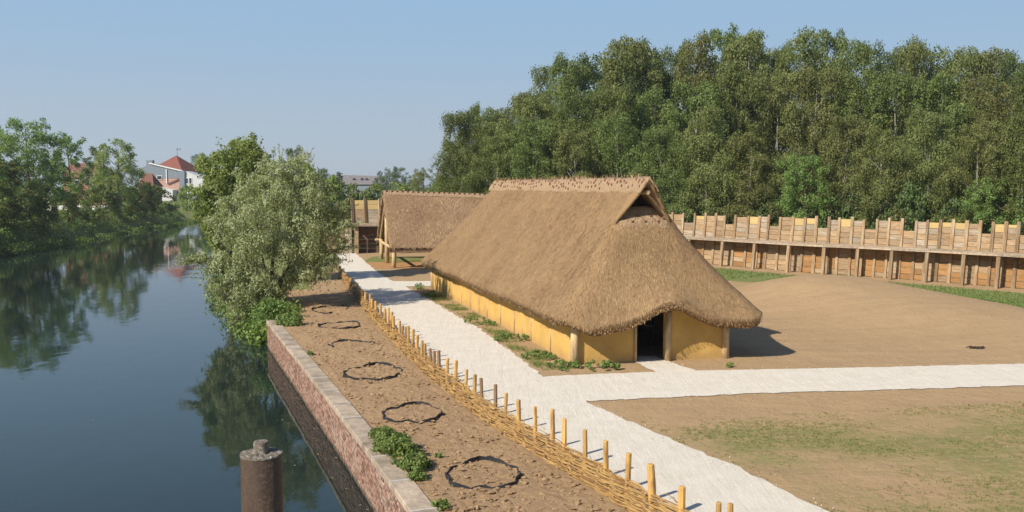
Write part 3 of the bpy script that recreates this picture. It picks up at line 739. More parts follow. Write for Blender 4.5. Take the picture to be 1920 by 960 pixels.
# gablet: dark boards, pole end, rafters, straw-clay sill with peg holes
MB().add([L(UG + .7, VC - 1.25, ZG - .35), L(UG + .7, VC + 1.25, ZG - .35), L(UG + .7, VC, ZR - .25)], [(0, 1, 2)]).build('gable_screen', M['dark'], lh)
for dv in (-.62, -.2, .22, .6):
    MB().beam(L(UG + .62, VC + dv, ZG - .3), L(UG + .62, VC + dv * .7, ZG + 1.15 - abs(dv) * 1.2), .05, .05).build('gable_stick', M['dark'], lh)
MB().tube([L(.62, VC, ZR - .52), L(3, VC, ZR - .52)], .085, 12).build('ridge_pole', M['pole'], lh)
for s_ in (1,):
    MB().tube([L(1.0, VC + s_ * .08, ZR - .50), L(1.1, VC + s_ * .95, ZG + .0)], .06, 8).build('gable_rafter', M['pole'], lh)
fz = lambda u, v: float(smin(smin(side_z(np.array(v)), front_z(np.array(u)), 1.15), np.array(ZG + .3), .25))
vs = []; fs = []; nn = 26; su = (UG + .3, UG + .04, UG - .06, UG - .15, UG - .24, UG - .28)
for i in range(nn + 1):
    v = VC - .98 + 2.02 * i / nn; n_ = mn.noise(Vector((v * 3, 0, 5))) * .03
    for j_, u in enumerate(su):
        u2 = u + (n_ if j_ > 2 else 0); vs.append(L(u2, v, fz(min(u2, UG - .02), v) + (-.02, .04, .08, .075, .05, -.05)[j_] + n_ * .5))
for i in range(nn):
    for j in range(5): a = i * 6 + j; fs.append((a, a + 6, a + 7, a + 1))
MB().add(vs, fs).build('gablet_sill', M['cap_clay'], lh, smooth=True)
mb = MB()
for i, v in enumerate(np.linspace(-.75, .85, 7)):
    u = UG - .06 - .10 * (i % 2); z = fz(u, VC + v) + .07; mb.beam(L(u + .04, VC + v, z - .03), L(u - .03, VC + v + .03, z + .03), .09, .05)
prop(mb.build('sill_pegs', M['peg'], lh), kind='stuff')
# loose straw over the roof and the shaggy eaves
rgen = np.random.default_rng(7)
def straw_on(tops, dens, name, parent, tf, length=(.12, .3), wid=(.012, .026)):
    Vs = []; T = []
    for top in tops:
        P00, P10, P01, P11 = top[:-1, :-1], top[1:, :-1], top[:-1, 1:], top[1:, 1:]
        W_ = [tf(p.reshape(-1, 3)) for p in (P00, P10, P01, P11)]
        ar = np.linalg.norm(np.cross(W_[1] - W_[0], W_[2] - W_[0]), axis=1); n = int(ar.sum() * dens)
        c = rgen.choice(len(ar), n, p=ar / ar.sum()); a, b = rgen.random((n, 1)), rgen.random((n, 1))
        p = W_[0][c] * (1 - a) * (1 - b) + W_[1][c] * a * (1 - b) + W_[2][c] * (1 - a) * b + W_[3][c] * a * b
        nrm = np.cross(W_[1][c] - W_[0][c], W_[2][c] - W_[0][c]); nrm /= np.linalg.norm(nrm, axis=1, keepdims=True) + 1e-9; nrm *= np.sign(nrm[:, 2:3])
        dn = np.array([[0, 0, -1.]]) - nrm * (-nrm[:, 2:3]); dn /= np.linalg.norm(dn, axis=1, keepdims=True) + 1e-6
        sd = np.cross(nrm, dn); ln = rgen.uniform(*length, (n, 1)); wd = rgen.uniform(*wid, (n, 1)) / 2
        dr = dn + sd * rgen.normal(0, .35, (n, 1)); lift = rgen.uniform(.004, .032, (n, 1))
        e = p + dr * ln + nrm * lift; p = p + nrm * .004
        Vs.append(np.stack([p - sd * wd, p + sd * wd, e + sd * wd * .6, e - sd * wd * .6], 1).reshape(-1, 3)); T.append(rgen.random(n))
    V_ = np.concatenate(Vs); me = npmesh(name, V_, np.arange(len(V_)).reshape(-1, 4), np.concatenate(T))
    prop(link(name, me, parent, m=M['straw']), kind='stuff')
tfH = lambda A: np.array(HP0 - np.array(HC))[None] + A[:, :1] * ua[None] + A[:, 1:2] * vb[None] + A[:, 2:] * np.array([[0, 0, 1.]])
straw_on([ROOFPTS[0][:, :62]], 210, 'loose_straw', lh, tfH, (.07, .2), (.008, .02)); straw_on([ROOFPTS[1]], 300, 'loose_straw', lh, tfH, (.07, .19), (.008, .02))
def fringe(rows, name, parent, dens=70):
    """short stalks hanging from an eave line (rows: list of outer rim points, world-local) """
    Vs = []; T = []
    for a, b in zip(rows[:-1], rows[1:]):
        n = max(1, int(np.linalg.norm(b - a) * dens))
        t = rgen.random((n, 1)); p = a + (b - a) * t; p[:, 2] -= rgen.random(n) * .34
        d = np.array([b - a]); d = d / (np.linalg.norm(d) + 1e-9); o = np.cross(d, [[0, 0, 1.]]); o = np.repeat(o, n, 0)
        e = p + o * rgen.uniform(-.01, .05, (n, 1)) + np.array([[0, 0, -1]]) * rgen.uniform(.02, .075, (n, 1)) + d * rgen.normal(0, .02, (n, 1))
        wd = d * rgen.uniform(.006, .014, (n, 1)); Vs.append(np.stack([p - wd, p + wd, e + wd * .5, e - wd * .5], 1).reshape(-1, 3)); T.append(rgen.random(n) * .6 + .4)
    V_ = np.concatenate(Vs); prop(link(name, npmesh(name, V_, np.arange(len(V_)).reshape(-1, 4), np.concatenate(T)), parent, m=M['straw']), kind='stuff')
tm_, tfp = ROOFPTS[0], ROOFPTS[1]
rim = np.concatenate([tfH(tm_[::-1, 0]), tfH(tfp[::-1, 0]), tfH(tfp[0]), tfH(tfp[:, -1])])
fringe(rim, 'eave_fringe', lh)
# walls
def solve_u(px):                                             # where along the long wall a post stands
    h_ = hit_line(px, 600, [HP0[:2], HP1[:2]]); return float(np.linalg.norm(np.array(h_[:2]) - HP0[:2]))
up = [0.0] + [solve_u(780 + c / 4.0) for c in (1010, 865, 803, 740, 635, 535, 475, 410, 345, 270, 205, 180, 150)] + [HL]
WT = 2.25
def panel(name, a, b, z0, z1, inward, thick=.16, m=None, bulge=.02):
    """a slightly uneven daub panel between two plan points (u, v)"""
    n_, k_ = 8, 5; vs = []; fs = []
    for side in (0, 1):
        for j in range(k_ + 1):
            for i in range(n_ + 1):
                t = i / n_; u = a[0] + (b[0] - a[0]) * t; v = a[1] + (b[1] - a[1]) * t; z = z0 + (z1 - z0) * j / k_
                w_ = (mn.noise(Vector((u * 2, v * 2, z * 2))) * bulge) if side == 0 else thick
                vs.append(L(u + inward[0] * w_, v + inward[1] * w_, z))
    st = (n_ + 1) * (k_ + 1)
    for s_ in (0, st):
        for j in range(k_):
            for i in range(n_): q = s_ + j * (n_ + 1) + i; fs.append((q, q + 1, q + n_ + 2, q + n_ + 1))
    rimi = [i for i in range(n_ + 1)] + [j * (n_ + 1) + n_ for j in range(1, k_ + 1)] + [k_ * (n_ + 1) + i for i in range(n_ - 1, -1, -1)] + [j * (n_ + 1) for j in range(k_ - 1, 0, -1)]
    for p, q in zip(rimi, rimi[1:] + rimi[:1]): fs.append((p, q, q + st, p + st))
    return MB().add(vs, fs).build(name, m or M['daub'], lh, smooth=False)
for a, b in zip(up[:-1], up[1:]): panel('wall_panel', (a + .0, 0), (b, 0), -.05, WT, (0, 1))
rng = random.Random(41)
for i, u in enumerate(up[1:-1]):
    r = .06 if i % 2 else .05; MB().tube([L(u, .02, -.1), L(u + rng.gauss(0, .02), .015, 1.0), L(u, .03, WT)], [r, r * .95, r * .9], 8, jit=.12, rng=rng).build('wall_post', M['pole'], lh, smooth=True)
DV0, DV1 = 2.42, 3.62
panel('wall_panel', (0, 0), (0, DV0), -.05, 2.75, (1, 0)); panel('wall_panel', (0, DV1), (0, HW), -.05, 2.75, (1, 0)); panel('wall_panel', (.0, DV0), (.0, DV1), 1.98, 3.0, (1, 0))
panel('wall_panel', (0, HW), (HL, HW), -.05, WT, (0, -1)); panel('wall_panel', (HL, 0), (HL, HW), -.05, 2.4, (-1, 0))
for u, v, r in ((0, 0, .17), (0, HW, .15), (HL, 0, .14), (HL, HW, .14)):
    MB().tube([L(u - .03, v - .02, -.15), L(u - .03, v - .02, 1), L(u, v, 2.3)], [r, r * .97, r * .93], 12, jit=.06, rng=rng).build('corner_post', M['pole'], lh, smooth=True)
MB().tube([L(-.06, DV1 + .1, -.1), L(-.09, DV1 + .07, .9), L(-.05, DV1 + .13, 2.1)], [.13, .12, .11], 10, jit=.12, rng=rng).build('door_post', M['pole'], lh, smooth=True)
MB().tube([L(-.04, DV0 - .03, -.1), L(-.04, DV0 - .02, 2.1)], [.06, .055], 8, jit=.1, rng=rng).build('door_post', M['pole'], lh, smooth=True)
MB().beam(L(-.04, DV0 - .2, 2.02), L(-.04, DV1 + .3, 2.06), .16, .12).build('lintel', M['pole'], lh)
MB().tube([L(-.25, HW - .35, 2.02), L(.4, HW - .6, 2.06)], .05, 8).build('purlin_end', M['pole'], lh)
MB().tube([L(1.3, DV0 + .35, 0), L(1.3, DV0 + .38, 1.9)], .05, 8).build('inner_post', M['pole'], lh)
pts = [L(1.28, DV0 + .36 + (DV1 - DV0) * t * .75, 1.5 - .25 * math.sin(t * 1.7) - .1 * t) for t in np.linspace(0, 1, 8)]
prop(MB().tube([Vector(p) + HC for p in pts], .012, 5).build('barrier_rope', M['rope']), 'thin rope strung across inside the dark doorway of the longhouse', 'rope')
for u in (3.2, 7, 11, 15, 19, 23):
    for v in (1.7, 4.5): MB().tube([L(u, v, 0), L(u, v, 4.6)], .11, 8).build('inner_post', M['dark'], lh)

# ------------------------------------------------------------------ thatched shed on posts
sa = np.array([.97, .243]); sb = np.array([-.243, .97])
S0 = np.array([-9.95, 73.9]); SWD = 11.4; SLN = 16.0
shd = empty('thatched_shed', (S0[0], S0[1], 0), label='open shed on posts with a brown thatched gable roof behind the longhouse', cat='shed')
def sl_(s, t, z): p = sa * s + sb * t; return Vector((p[0], p[1], z))      # s along the ridge, t across
def shed_z(s, t):
    q = abs(t - SWD / 2) / (SWD / 2); zr = 6.28 - .034 * s; ze = 1.72 - .018 * s
    return zr + (ze - zr) * (q * .93 + .07 * q ** 2)
def shed_roof(name, t0, t1):
    ns, ntt = 60, 40; vs = []; fs = []; uv = []; top = np.zeros((ns + 1, ntt + 1, 3))
    for i in range(ns + 1):
        for j in range(ntt + 1):
            q = j / ntt; t = t0 + (t1 - t0) * q; s = SLN * i / ns
            if i == 0: s += mn.noise(Vector((t * 1.5, 3, 0))) * .12
            z = shed_z(s, t) + mn.noise(Vector((s * .9, t * .9, 4))) * .05 + mn.noise(Vector((s * 3.1, t * 3.1, 4))) * .03
            p = sl_(s, t, z); vs.append(p); uv.append((s, z * 1.3, 0)); top[i, j] = p
    n0 = len(vs)
    for i in range(ns + 1):
        for j in range(ntt + 1):
            v = vs[i * (ntt + 1) + j]; tt = (t0 + (t1 - t0) * j / ntt); d = (SWD / 2 - tt); d = d / abs(d) if abs(d) > .01 else 0
            q_ = sl_(0, d * .06, 0); vs.append(v + Vector((q_.x, q_.y, -.40))); uv.append(uv[i * (ntt + 1) + j])
    W_ = ntt + 1
    for i in range(ns):
        for j in range(ntt):
            a = i * W_ + j; fs.append((a, a + W_, a + W_ + 1, a + 1)); b = n0 + a; fs.append((b, b + 1, b + W_ + 1, b + W_))
    for j in range(ntt):
        for i in (0, ns): a = i * W_ + j; fs.append((a, a + 1, n0 + a + 1, n0 + a))
    for i in range(ns):
        for j in (0, ntt): a = i * W_ + j; fs.append((a, a + W_, n0 + a + W_, n0 + a))
    me = MB().add(vs, fs).mesh(name, True); at = me.attributes.new('flow', 'FLOAT_VECTOR', 'POINT'); at.data.foreach_set('vector', np.array(uv, np.float32).ravel())
    link(name, me, shd, m=M['thatch_red']); return top
tp = shed_roof('roof', 0, SWD / 2); shed_roof('roof', SWD, SWD / 2)
straw_on([tp], 60, 'loose_straw', shd, lambda A: A, (.18, .4), (.02, .04))
fringe(tp[:, 0][::-1], 'eave_fringe', shd, 50)
vs = []; fs = []
for i in range(81):
    s = -.05 + SLN * i / 80
    for j, (dt, dz) in enumerate(((-.42, -.36), (-.36, -.2), (-.15, .02), (.15, .02), (.36, -.2), (.42, -.36))):
        vs.append(sl_(s, SWD / 2 + dt, shed_z(s, SWD / 2) + dz + .08 + mn.noise(Vector((s * 2.5, j * 2, 9))) * .05))
for i in range(80):
    for j in range(5): a = i * 6 + j; fs.append((a, a + 6, a + 7, a + 1))
fs.append((5, 4, 3, 2, 1, 0)); MB().add(vs, fs).build('ridge_cap', M['cap_clay'], shd, smooth=True)
mb = MB()
for i in range(34):
    s = .35 + i * .46; z = shed_z(s, SWD / 2) + .12; mb.beam(sl_(s - .06, SWD / 2 - .26, z - .1), sl_(s + .06, SWD / 2 - .2, z - .02), .11, .09)
prop(mb.build('ridge_pegs', M['peg'], shd), kind='stuff')
rng = random.Random(43)
for s in (.35, 5.2, 10.2, 15):
    for t in (.75, 5.7, 10.6):
        z = shed_z(s, t) - .3 if t != 5.7 else 5.6
        if s > 1 and t == 5.7: continue
        MB().tube([sl_(s, t, -.1), sl_(s + rng.gauss(0, .04), t, z * .5), sl_(s, t, z)], [.2, .19, .18], 10, jit=.08, rng=rng).build('post', M['pole'], shd, smooth=True)
MB().tube([sl_(.3, .4, 1.62), sl_(.3, SWD - .4, 1.62)], .13, 8).build('tie_beam', M['pole'], shd)
MB().tube([sl_(.3, .9, 1.95), sl_(.3, SWD / 2, 5.7)], .1, 8).build('gable_rafter', M['pole'], shd)
MB().tube([sl_(.3, SWD - .9, 1.95), sl_(.3, SWD / 2, 5.7)], .1, 8).build('gable_rafter', M['pole'], shd)
MB().tube([sl_(.0, .75, 1.78), sl_(SLN, .75, 1.5)], .12, 8).build('wall_plate', M['pole'], shd)
MB().tube([sl_(-.2, SWD - .75, 1.78), sl_(SLN, SWD - .75, 1.5)], .12, 8).build('wall_plate', M['pole'], shd)

# clay floor under the shed
k = NM('orange_clay'); co = k.coord(); n1 = k.noise(co, 3, 8, .7); M['clay'] = k.done(k.mix(n1, (.46, .25, .10), (.36, .195, .085)), .97); k.bump(n1, .04)
cf = [P(668, 491), P(800, 491), P(860, 494), P(860, 505), P(760, 503.5), P(690, 502)]
ringc = path_edge(cf + [cf[0]], .2, .7, 9)[:-1]
MB().add([(p[0], p[1], .008) for p in ringc], [tuple(range(len(ringc)))[::-1]]).build('clay_floor', M['clay'])['kind'] = 'structure'

# ------------------------------------------------------------------ palisade with walkway
pal = empty('palisade', (PAL[5][0], PAL[5][1], 0), label='long curved timber palisade with plank parapet and raised walkway in front of the wood', cat='palisade')
A0 = Vector((PAL[5][0], PAL[5][1], 0))
def unit_box():
    b_ = MB().box((0, 0, 0), (1, 1, 1)); me = b_.mesh('plank'); return me
PB = {}
for kk in ('grey_wood', 'brown_wood', 'orange_wood', 'yellow_wood', 'post_wood', 'dark_brown'):
    me = unit_box(); me.materials.append(M[kk]); PB[kk] = me
PALL = [np.array(p) for p in PAL]
def pal_n(i):
    t = PALL[min(i + 1, len(PALL) - 1)] - PALL[i] if i + 1 < len(PALL) else PALL[i] - PALL[i - 1]
    t = t / np.linalg.norm(t); return np.array([-t[1], t[0]])                      # outward, away from the yard
def offset_line(d): return [PALL[i] + (pal_n(i) + pal_n(max(i - 1, 0))) / np.linalg.norm(pal_n(i) + pal_n(max(i - 1, 0))) * d for i in range(len(PALL))]
BAT = .115                                                     # the wall leans outward
WALL_L = offset_line(1.15)
def place_box(name, mat_, p, q, thick, hgt, parent, origin):
    """plank between two points (centres of its ends)"""
    p, q = Vector(p), Vector(q); d = q - p; o = link(name, PB[mat_], parent, (p + q) / 2 - origin)
    o.rotation_euler = (0, -math.asin(max(-1, min(1, d.z / d.length))), math.atan2(d.y, d.x)); o.scale = (d.length, thick, hgt); return o
ppx = [1165, 1189, 1213, 1236, 1259, 1279, 1301, 1321, 1340, 1357, 1377, 1401, 1422, 1439, 1461, 1485, 1507, 1529, 1553, 1572, 1596, 1618, 1643, 1665, 1690, 1716, 1737, 1761, 1785, 1811, 1836, 1860, 1884, 1908, 1932, 1957, 1983, 2010, 2036]
low_bays = {1213, 1279, 1357, 1439, 1529, 1618, 1690, 1836, 1908, 2010}
yellow_top = {1301, 1401, 1485, 1507, 1572, 1737, 1761, 1785, 1860, 1884}
orange_low = {1301, 1377, 1401, 1422, 1507, 1529, 1553, 1596, 1618, 1643, 1690, 1716, 1761, 1785, 1836, 1860, 1884, 1908}
rng = random.Random(51); pst = []
LNL = offset_line(1.15 + 2.2 * BAT)                            # line of the parapet foot at walkway height
for x in ppx:
    h_ = hit_line(x, 452, LNL); n = pal_n(h_[3]); base = np.array([h_[0], h_[1]]) - n * 2.2 * BAT; pst.append((base, n))
def pw(bn, z, extra=0.0): b_, n = bn; return Vector((b_[0] + n[0] * (z * BAT + extra), b_[1] + n[1] * (z * BAT + extra), z))
for i, x in enumerate(ppx):
    raised = (x not in low_bays) or (i and ppx[i - 1] not in low_bays)
    zt_ = 4.26 + rng.uniform(-.03, .17)
    a, b = pw(pst[i], -.1, -.09), pw(pst[i], zt_, -.09)
    wd = rng.uniform(.17, .24); MB().beam(a - A0, b - A0, wd, .12).build('wall_post', M['post_wood'], pal)
for i in range(len(ppx) - 1):
    x = ppx[i]; top = 3.52 if x in low_bays else 4.22 + rng.uniform(-.08, .06)
    z = .02; row = 0
    while z < top - .08:
        hgt = min(rng.uniform(.36, .46), top - z)
        if top - z - hgt < .2: hgt = top - z
        lower = z + hgt / 2 < 2.15; last = z + hgt > top - .02
        mt = rng.choice(('grey_wood', 'brown_wood', 'brown_wood'))
        if lower: mt = rng.choice(('orange_wood', 'orange_wood', 'orange_wood', 'brown_wood')) if x in orange_low else 'brown_wood'
        if last and x in yellow_top: mt = 'yellow_wood'
        ex = rng.uniform(-.015, .015)
        place_box('wall_plank' if lower else 'parapet_plank', mt, pw(pst[i], z + hgt / 2, ex), pw(pst[i + 1], z + hgt / 2, ex), .05, hgt - .025, pal, A0)
        z += hgt; row += 1
# front posts, edge beam, deck
fpx = [1225, 1288, 1351, 1411, 1475, 1542, 1605, 1669, 1735, 1804, 1869, 1936, 2004]
fps = []
for x in fpx:
    h_ = hit_line(x, 510, PAL); n = pal_n(h_[3]); fps.append((np.array(h_[:2]), n))
for b_ in fps: MB().beam(pw(b_, -.1) - A0, pw(b_, 2.12) - A0, .25, .2).build('walkway_post', M['post_wood'], pal)
for i in range(len(fps) - 1):
    a, b = pw(fps[i], 2.2, -.13), pw(fps[i + 1], 2.2, -.13)
    t = (b - a).normalized(); MB().beam(a - A0 + t * .005, b - A0 - t * .005, .07, .14).build('edge_beam', M['grey_wood'], pal)
    c, d = pw(fps[i], 2.2, 1.08), pw(fps[i + 1], 2.2, 1.08); e, f = pw(fps[i], 2.2, -.18), pw(fps[i + 1], 2.2, -.18)
    mb = MB(); up_ = Vector((0, 0, .075)); dn_ = Vector((0, 0, .13))
    mb.add([v - A0 for v in (e + up_, f + up_, d + up_, c + up_, e + dn_, f + dn_, d + dn_, c + dn_)], [(0, 3, 2, 1), (4, 5, 6, 7), (0, 1, 5, 4), (1, 2, 6, 5), (2, 3, 7, 6), (3, 0, 4, 7)])
    mb.build('walkway_board', M['grey_wood'], pal)
    MB().beam(pw(fps[i], 2.03, -.05) - A0, pw(fps[i], 2.03, 1.05) - A0, .14, .16).build('joist', M['post_wood'], pal)

# the farther piece of timber wall by the gateway, beyond the shed
gt0 = gd(664, 474, 90.5)[:2]; gtd = np.array([.995, .10]); gtn = np.array([-.10, .995])
gt = empty('timber_gateway', (gt0[0], gt0[1], 0), label='timber gateway wall with yellow topped plank parapet at the far end of the path', cat='gateway')
G0 = Vector((gt0[0], gt0[1], 0))
def gp(s, t, z): p = gt0 + gtd * s + gtn * t; return Vector((p[0], p[1], z))
rng = random.Random(61); bays = [.0, 1.28, 2.75, 4.2, 5.7, 7.2, 8.7, 10.2, 11.7]
for i, s in enumerate(bays):
    MB().beam(gp(s - .12, .35, 2.9) - G0, gp(s - .20, .5, 5.5 if i else 5.6) - G0, .24, .16).build('parapet_post', M['post_wood'], gt)
    if i % 3 == 0: MB().beam(gp(s + .25, .2, -.1) - G0, gp(s + .25, .2, 2.9) - G0, .4, .3).build('wall_post', M['post_wood'], gt)
for i in range(len(bays) - 1):
    z = 3.05
    for r in range(5):
        place_box('parapet_plank', 'yellow_wood' if r > 2 else rng.choice(('brown_wood', 'grey_wood')), gp(bays[i] - .02, .52 + .02 * r, z + .23), gp(bays[i + 1] - .02, .52 + .02 * r, z + .23), .06, .44, gt, G0); z += .46
    z = .0
    for r in range(6):
        place_box('wall_plank', 'dark_brown', gp(bays[i] + .2, 1.3, z + .23), gp(bays[i + 1] + .2, 1.3, z + .23), .06, .44, gt, G0); z += .46
mb = MB(); mb.box(Vector((0, 0, 0)), (12.4, 1.7, .12), math.atan2(gtd[1], gtd[0])); mb.build('walkway_board', M['grey_wood'], gt, gp(5.9, .6, 2.96) - G0)
MB().beam(gp(-.3, -.3, 2.86) - G0, gp(12.1, -.3, 2.86) - G0, .1, .2).build('edge_beam', M['grey_wood'], gt)
for s_, hh in ((-.75, 3.3), (-.4, 2.6)): MB().beam(gp(s_, .4, -.1) - G0, gp(s_, .4, hh) - G0, .34, .3).build('gate_post', M['grey_wood'], gt)
for s_ in range(8): MB().beam(gp(-1.15 - s_ * .3, .6, 0) - G0, gp(-1.15 - s_ * .3, .6, 2.7) - G0, .27, .08).build('gate_board', M['post_wood'], gt)

# ------------------------------------------------------------------ trees and plants
def unit(a): return a / (np.linalg.norm(a, axis=-1, keepdims=True) + 1e-9)
def leaves(P_, N_, ln, wd, rg, hang=0.0):
    """rhombic leaves at P_ facing N_"""
    n = len(P_); r = rg.normal(size=(n, 3)); r[:, 2] -= hang * 2.2
    t = unit(r - N_ * (r * N_).sum(1, keepdims=True)); b = np.cross(N_, t)
    l = ln * rg.uniform(.65, 1.3, (n, 1)) / 2; w_ = wd * rg.uniform(.65, 1.3, (n, 1)) / 2
    return np.stack([P_ - t * l, P_ + b * w_, P_ + t * l, P_ - b * w_], 1).reshape(-1, 3)
def cloud(C_, R_, n, ln, wd, seed, hang=0.0, shell=.45, flat=.85, strands=0, slen=1.6, centre=None):
    rg = np.random.default_rng(seed); C_ = np.array(C_, float); R_ = np.array(R_, float)
    pr_ = R_ ** 2; c = rg.choice(len(C_), n, p=pr_ / pr_.sum()); d = unit(rg.normal(size=(n, 3)) + np.array([0, 0, .25]))
    rad = R_[c][:, None] * (shell + (1 - shell) * np.sqrt(rg.random((n, 1)))) * (1 + .25 * rg.normal(size=(n, 1)).clip(-1, 1.2))
    P_ = C_[c] + d * rad * np.array([1, 1, flat]); N_ = unit(d + .5 * rg.normal(size=(n, 3)))
    ct = rg.random(len(C_)); T = .45 * ct[c] + .55 * rg.random(n)
    if strands:
        m = 9; cs = rg.choice(len(C_), strands, p=pr_ / pr_.sum()); ds = unit(rg.normal(size=(strands, 3)) * np.array([1, 1, .6]))
        b0 = C_[cs] + ds * R_[cs][:, None] * np.array([1, 1, flat]); L_ = slen * rg.uniform(.4, 1.2, (strands, 1, 1))
        kk = np.linspace(0, 1, m)[None, :, None]; out_ = ds * np.array([1, 1, 0])
        sp = b0[:, None] + out_[:, None] * (.35 * kk * L_ * (1 - kk * .5)) + np.array([0, 0, -1.]) * kk ** 1.2 * L_ + rg.normal(0, .06, (strands, m, 3))
        sp = sp.reshape(-1, 3); nn = unit(np.repeat(ds, m, 0) + .45 * rg.normal(size=(strands * m, 3)))
        P_ = np.concatenate([P_, sp]); N_ = np.concatenate([N_, nn]); T = np.concatenate([T, .45 * np.repeat(ct[cs], m) + .55 * rg.random(strands * m)])
    V_ = leaves(P_, N_, ln, wd, rg, hang)
    return V_, T
def limbs(mb, base, targets, r0, rng, k=7):
    for t in targets:
        t = Vector(t); b = Vector(base(t)); mid = (b + t) / 2 + Vector((rng.gauss(0, .2), rng.gauss(0, .2), -.1 * (t - b).length + .2))
        mb.tube([b, mid, t], [r0, r0 * .6, r0 * .2], 5, cap=False)
VAR = {}
def tree_variant(key, seed, Ht, Rm, prof, ncl, clr, nleaf, ln, wd, mat_, bark, hang=0.0, strands=0, slen=1.6, flat=.85, trunk_r=.2, lean=0.0, nlimb=12, f0=.12):
    rng = random.Random(seed); C_ = []; R_ = []
    axis_ = lambda f: Vector((math.sin(f * 2.2 + seed) * .25 + lean * f * Ht, math.cos(f * 1.9 + seed) * .25, f * Ht))
    for i in range(ncl):
        f = f0 + (1 - f0) * ((i + .5 * rng.random()) / ncl); r = Rm * prof(f); an = i * 2.4 + rng.uniform(-.5, .5); q = math.sqrt(rng.random()) * .92
        c = axis_(f * .96); cr = clr * rng.uniform(.65, 1.25) * (.55 + .45 * prof(f))
        bx, by, bz = c.x + math.cos(an) * r * q, c.y + math.sin(an) * r * q, min(f * Ht, Ht - cr * .5)
        for q_ in range(5):                                      # each bough is a handful of smaller sprays, hanging outwards
            C_.append((bx + rng.gauss(0, .42) * cr + math.cos(an) * .1 * q_ * cr, by + rng.gauss(0, .42) * cr + math.sin(an) * .1 * q_ * cr, bz + rng.gauss(0, .36) * cr - .08 * q_ * cr)); R_.append(cr * rng.uniform(.34, .72))
    V_, T = cloud(C_, R_, nleaf, ln, wd, seed, hang, flat=flat, strands=strands, slen=slen)
    cm = npmesh('crown', V_, np.arange(len(V_)).reshape(-1, 4), T); cm.materials.append(M[mat_])
    mb = MB(); mb.tube([axis_(f) + Vector((0, 0, -.3 if f == 0 else 0)) for f in np.linspace(0, .9, 9)], [trunk_r * (1.25 - 1.15 * f) for f in np.linspace(0, .9, 9)], 8, cap=False)
    order = list(range(len(C_))); rng.shuffle(order)
    limbs(mb, lambda t: axis_(max(.08, min(.85, t.z / Ht - .16))), [C_[i] for i in order[:nlimb]], trunk_r * .42, rng)
    tm__ = mb.mesh('trunk', True); tm__.materials.append(M[bark])
    VAR[key] = (tm__, cm, Ht)
pb = lambda f: min(1, (f / .3) ** .5) * math.sqrt(max(.06, 1 - max(0, (f - .42) / .60) ** 2.2))
po = lambda f: math.sqrt(max(.03, 1 - ((f - .52) / .52) ** 2))
for i in range(5):
    tree_variant('birch%d' % i, 100 + i, 17, 3.5, pb, (34, 28, 38, 26, 30)[i], (1.6, 1.75, 1.4, 1.8, 1.5)[i], 27000, .22, .145, 'birch', 'birch_bark', .7, 520, 1.7, trunk_r=.17, lean=(i - 1.5) * .02, f0=(.08, .10, .10, .2, .09)[i])
for i in range(3):
    tree_variant('broad%d' % i, 200 + i, 13, 4.0, po, 36, 1.35, 15000, .24, .165, 'broad', 'bark', .1, 0, trunk_r=.2, f0=.16)
for i in range(3):
    tree_variant('airy%d' % i, 250 + i, 13, 3.2, po, 30, 1.0, 7000, .26, .17, 'broad', 'bark', .2, 0, trunk_r=.15, f0=.2, nlimb=24)
for i in range(3):
    tree_variant('bush%d' % i, 300 + i, 3.6, 2.2, lambda f: math.sqrt(max(.05, 1 - f ** 2)), 26, .75, 3800, .22, .15, 'deep', 'bark', .1, 0, trunk_r=.09, f0=.06, nlimb=8)
tree_variant('spruce', 330, 12, 2.4, lambda f: (1 - f) * 1.0 + .04, 54, .6, 6000, .34, .09, 'far', 'bark', .3, 0, trunk_r=.16, f0=.08, flat=.45)
SEEN = {}
def plant(kind, name, X, Y, z0, hgt, wid, label, cat, group=None, mat_=None, rz=None):
    """wid: crown width in metres; the variant is scaled to size"""
    tr, cr, Ht = VAR[kind]; s = hgt / Ht
    if kind not in SEEN:
        co_ = np.empty(len(cr.vertices) * 3, np.float32); cr.vertices.foreach_get('co', co_); co_ = co_.reshape(-1, 3)
        SEEN[kind] = np.percentile(np.hypot(co_[:, 0], co_[:, 1]), 93)
    sw = wid / 2 / SEEN[kind]
    root = empty(name, (X, Y, z0), (hash_(X, Y) * 6.28 if rz is None else rz), label, cat, group); root.scale = (sw, sw, s)
    link('trunk', tr, root); c = link('crown', cr, root)
    if mat_: c.material_slots[0].link = 'OBJECT'; c.material_slots[0].material = M[mat_]
    return root
def hash_(a, b): return (math.sin(a * 12.9898 + b * 78.233) * 43758.5453) % 1.0
def put(kind, name, px, D, top, wpx, label, cat, group=None, mat_=None, z0=0.0):
    X = (px - 960) / F * D; z1 = gd(px, top, D)[2]
    return plant(kind, name, X, D, z0, z1 - z0, wpx / F * D, label, cat, group, mat_)
ORD = ['first', 'second', 'third', 'fourth', 'fifth', 'sixth', 'seventh', 'eighth', 'ninth', 'tenth', 'eleventh', 'twelfth', 'thirteenth', 'fourteenth', 'fifteenth', 'sixteenth', 'seventeenth', 'eighteenth', 'nineteenth', 'twentieth', 'twenty-first', 'twenty-second', 'twenty-third', 'twenty-fourth', 'twenty-fifth']
skyl = [(815, 320), (850, 275), (875, 205), (905, 186), (960, 182), (990, 178), (1010, 140), (1035, 108), (1065, 96), (1100, 112), (1140, 90), (1175, 72), (1205, 85), (1240, 92), (1275, 84), (1300, 62), (1340, 58), (1410, 52), (1460, 66), (1500, 60), (1560, 56), (1620, 72), (1680, 70), (1750, 82), (1800, 92), (1840, 98), (1880, 94), (1930, 90), (2100, 100)]
sky_y = lambda x: float(np.interp(x, [a for a, b in skyl], [b for a, b in skyl]))
rng = random.Random(71); GW = 'birches of the wood behind the palisade'
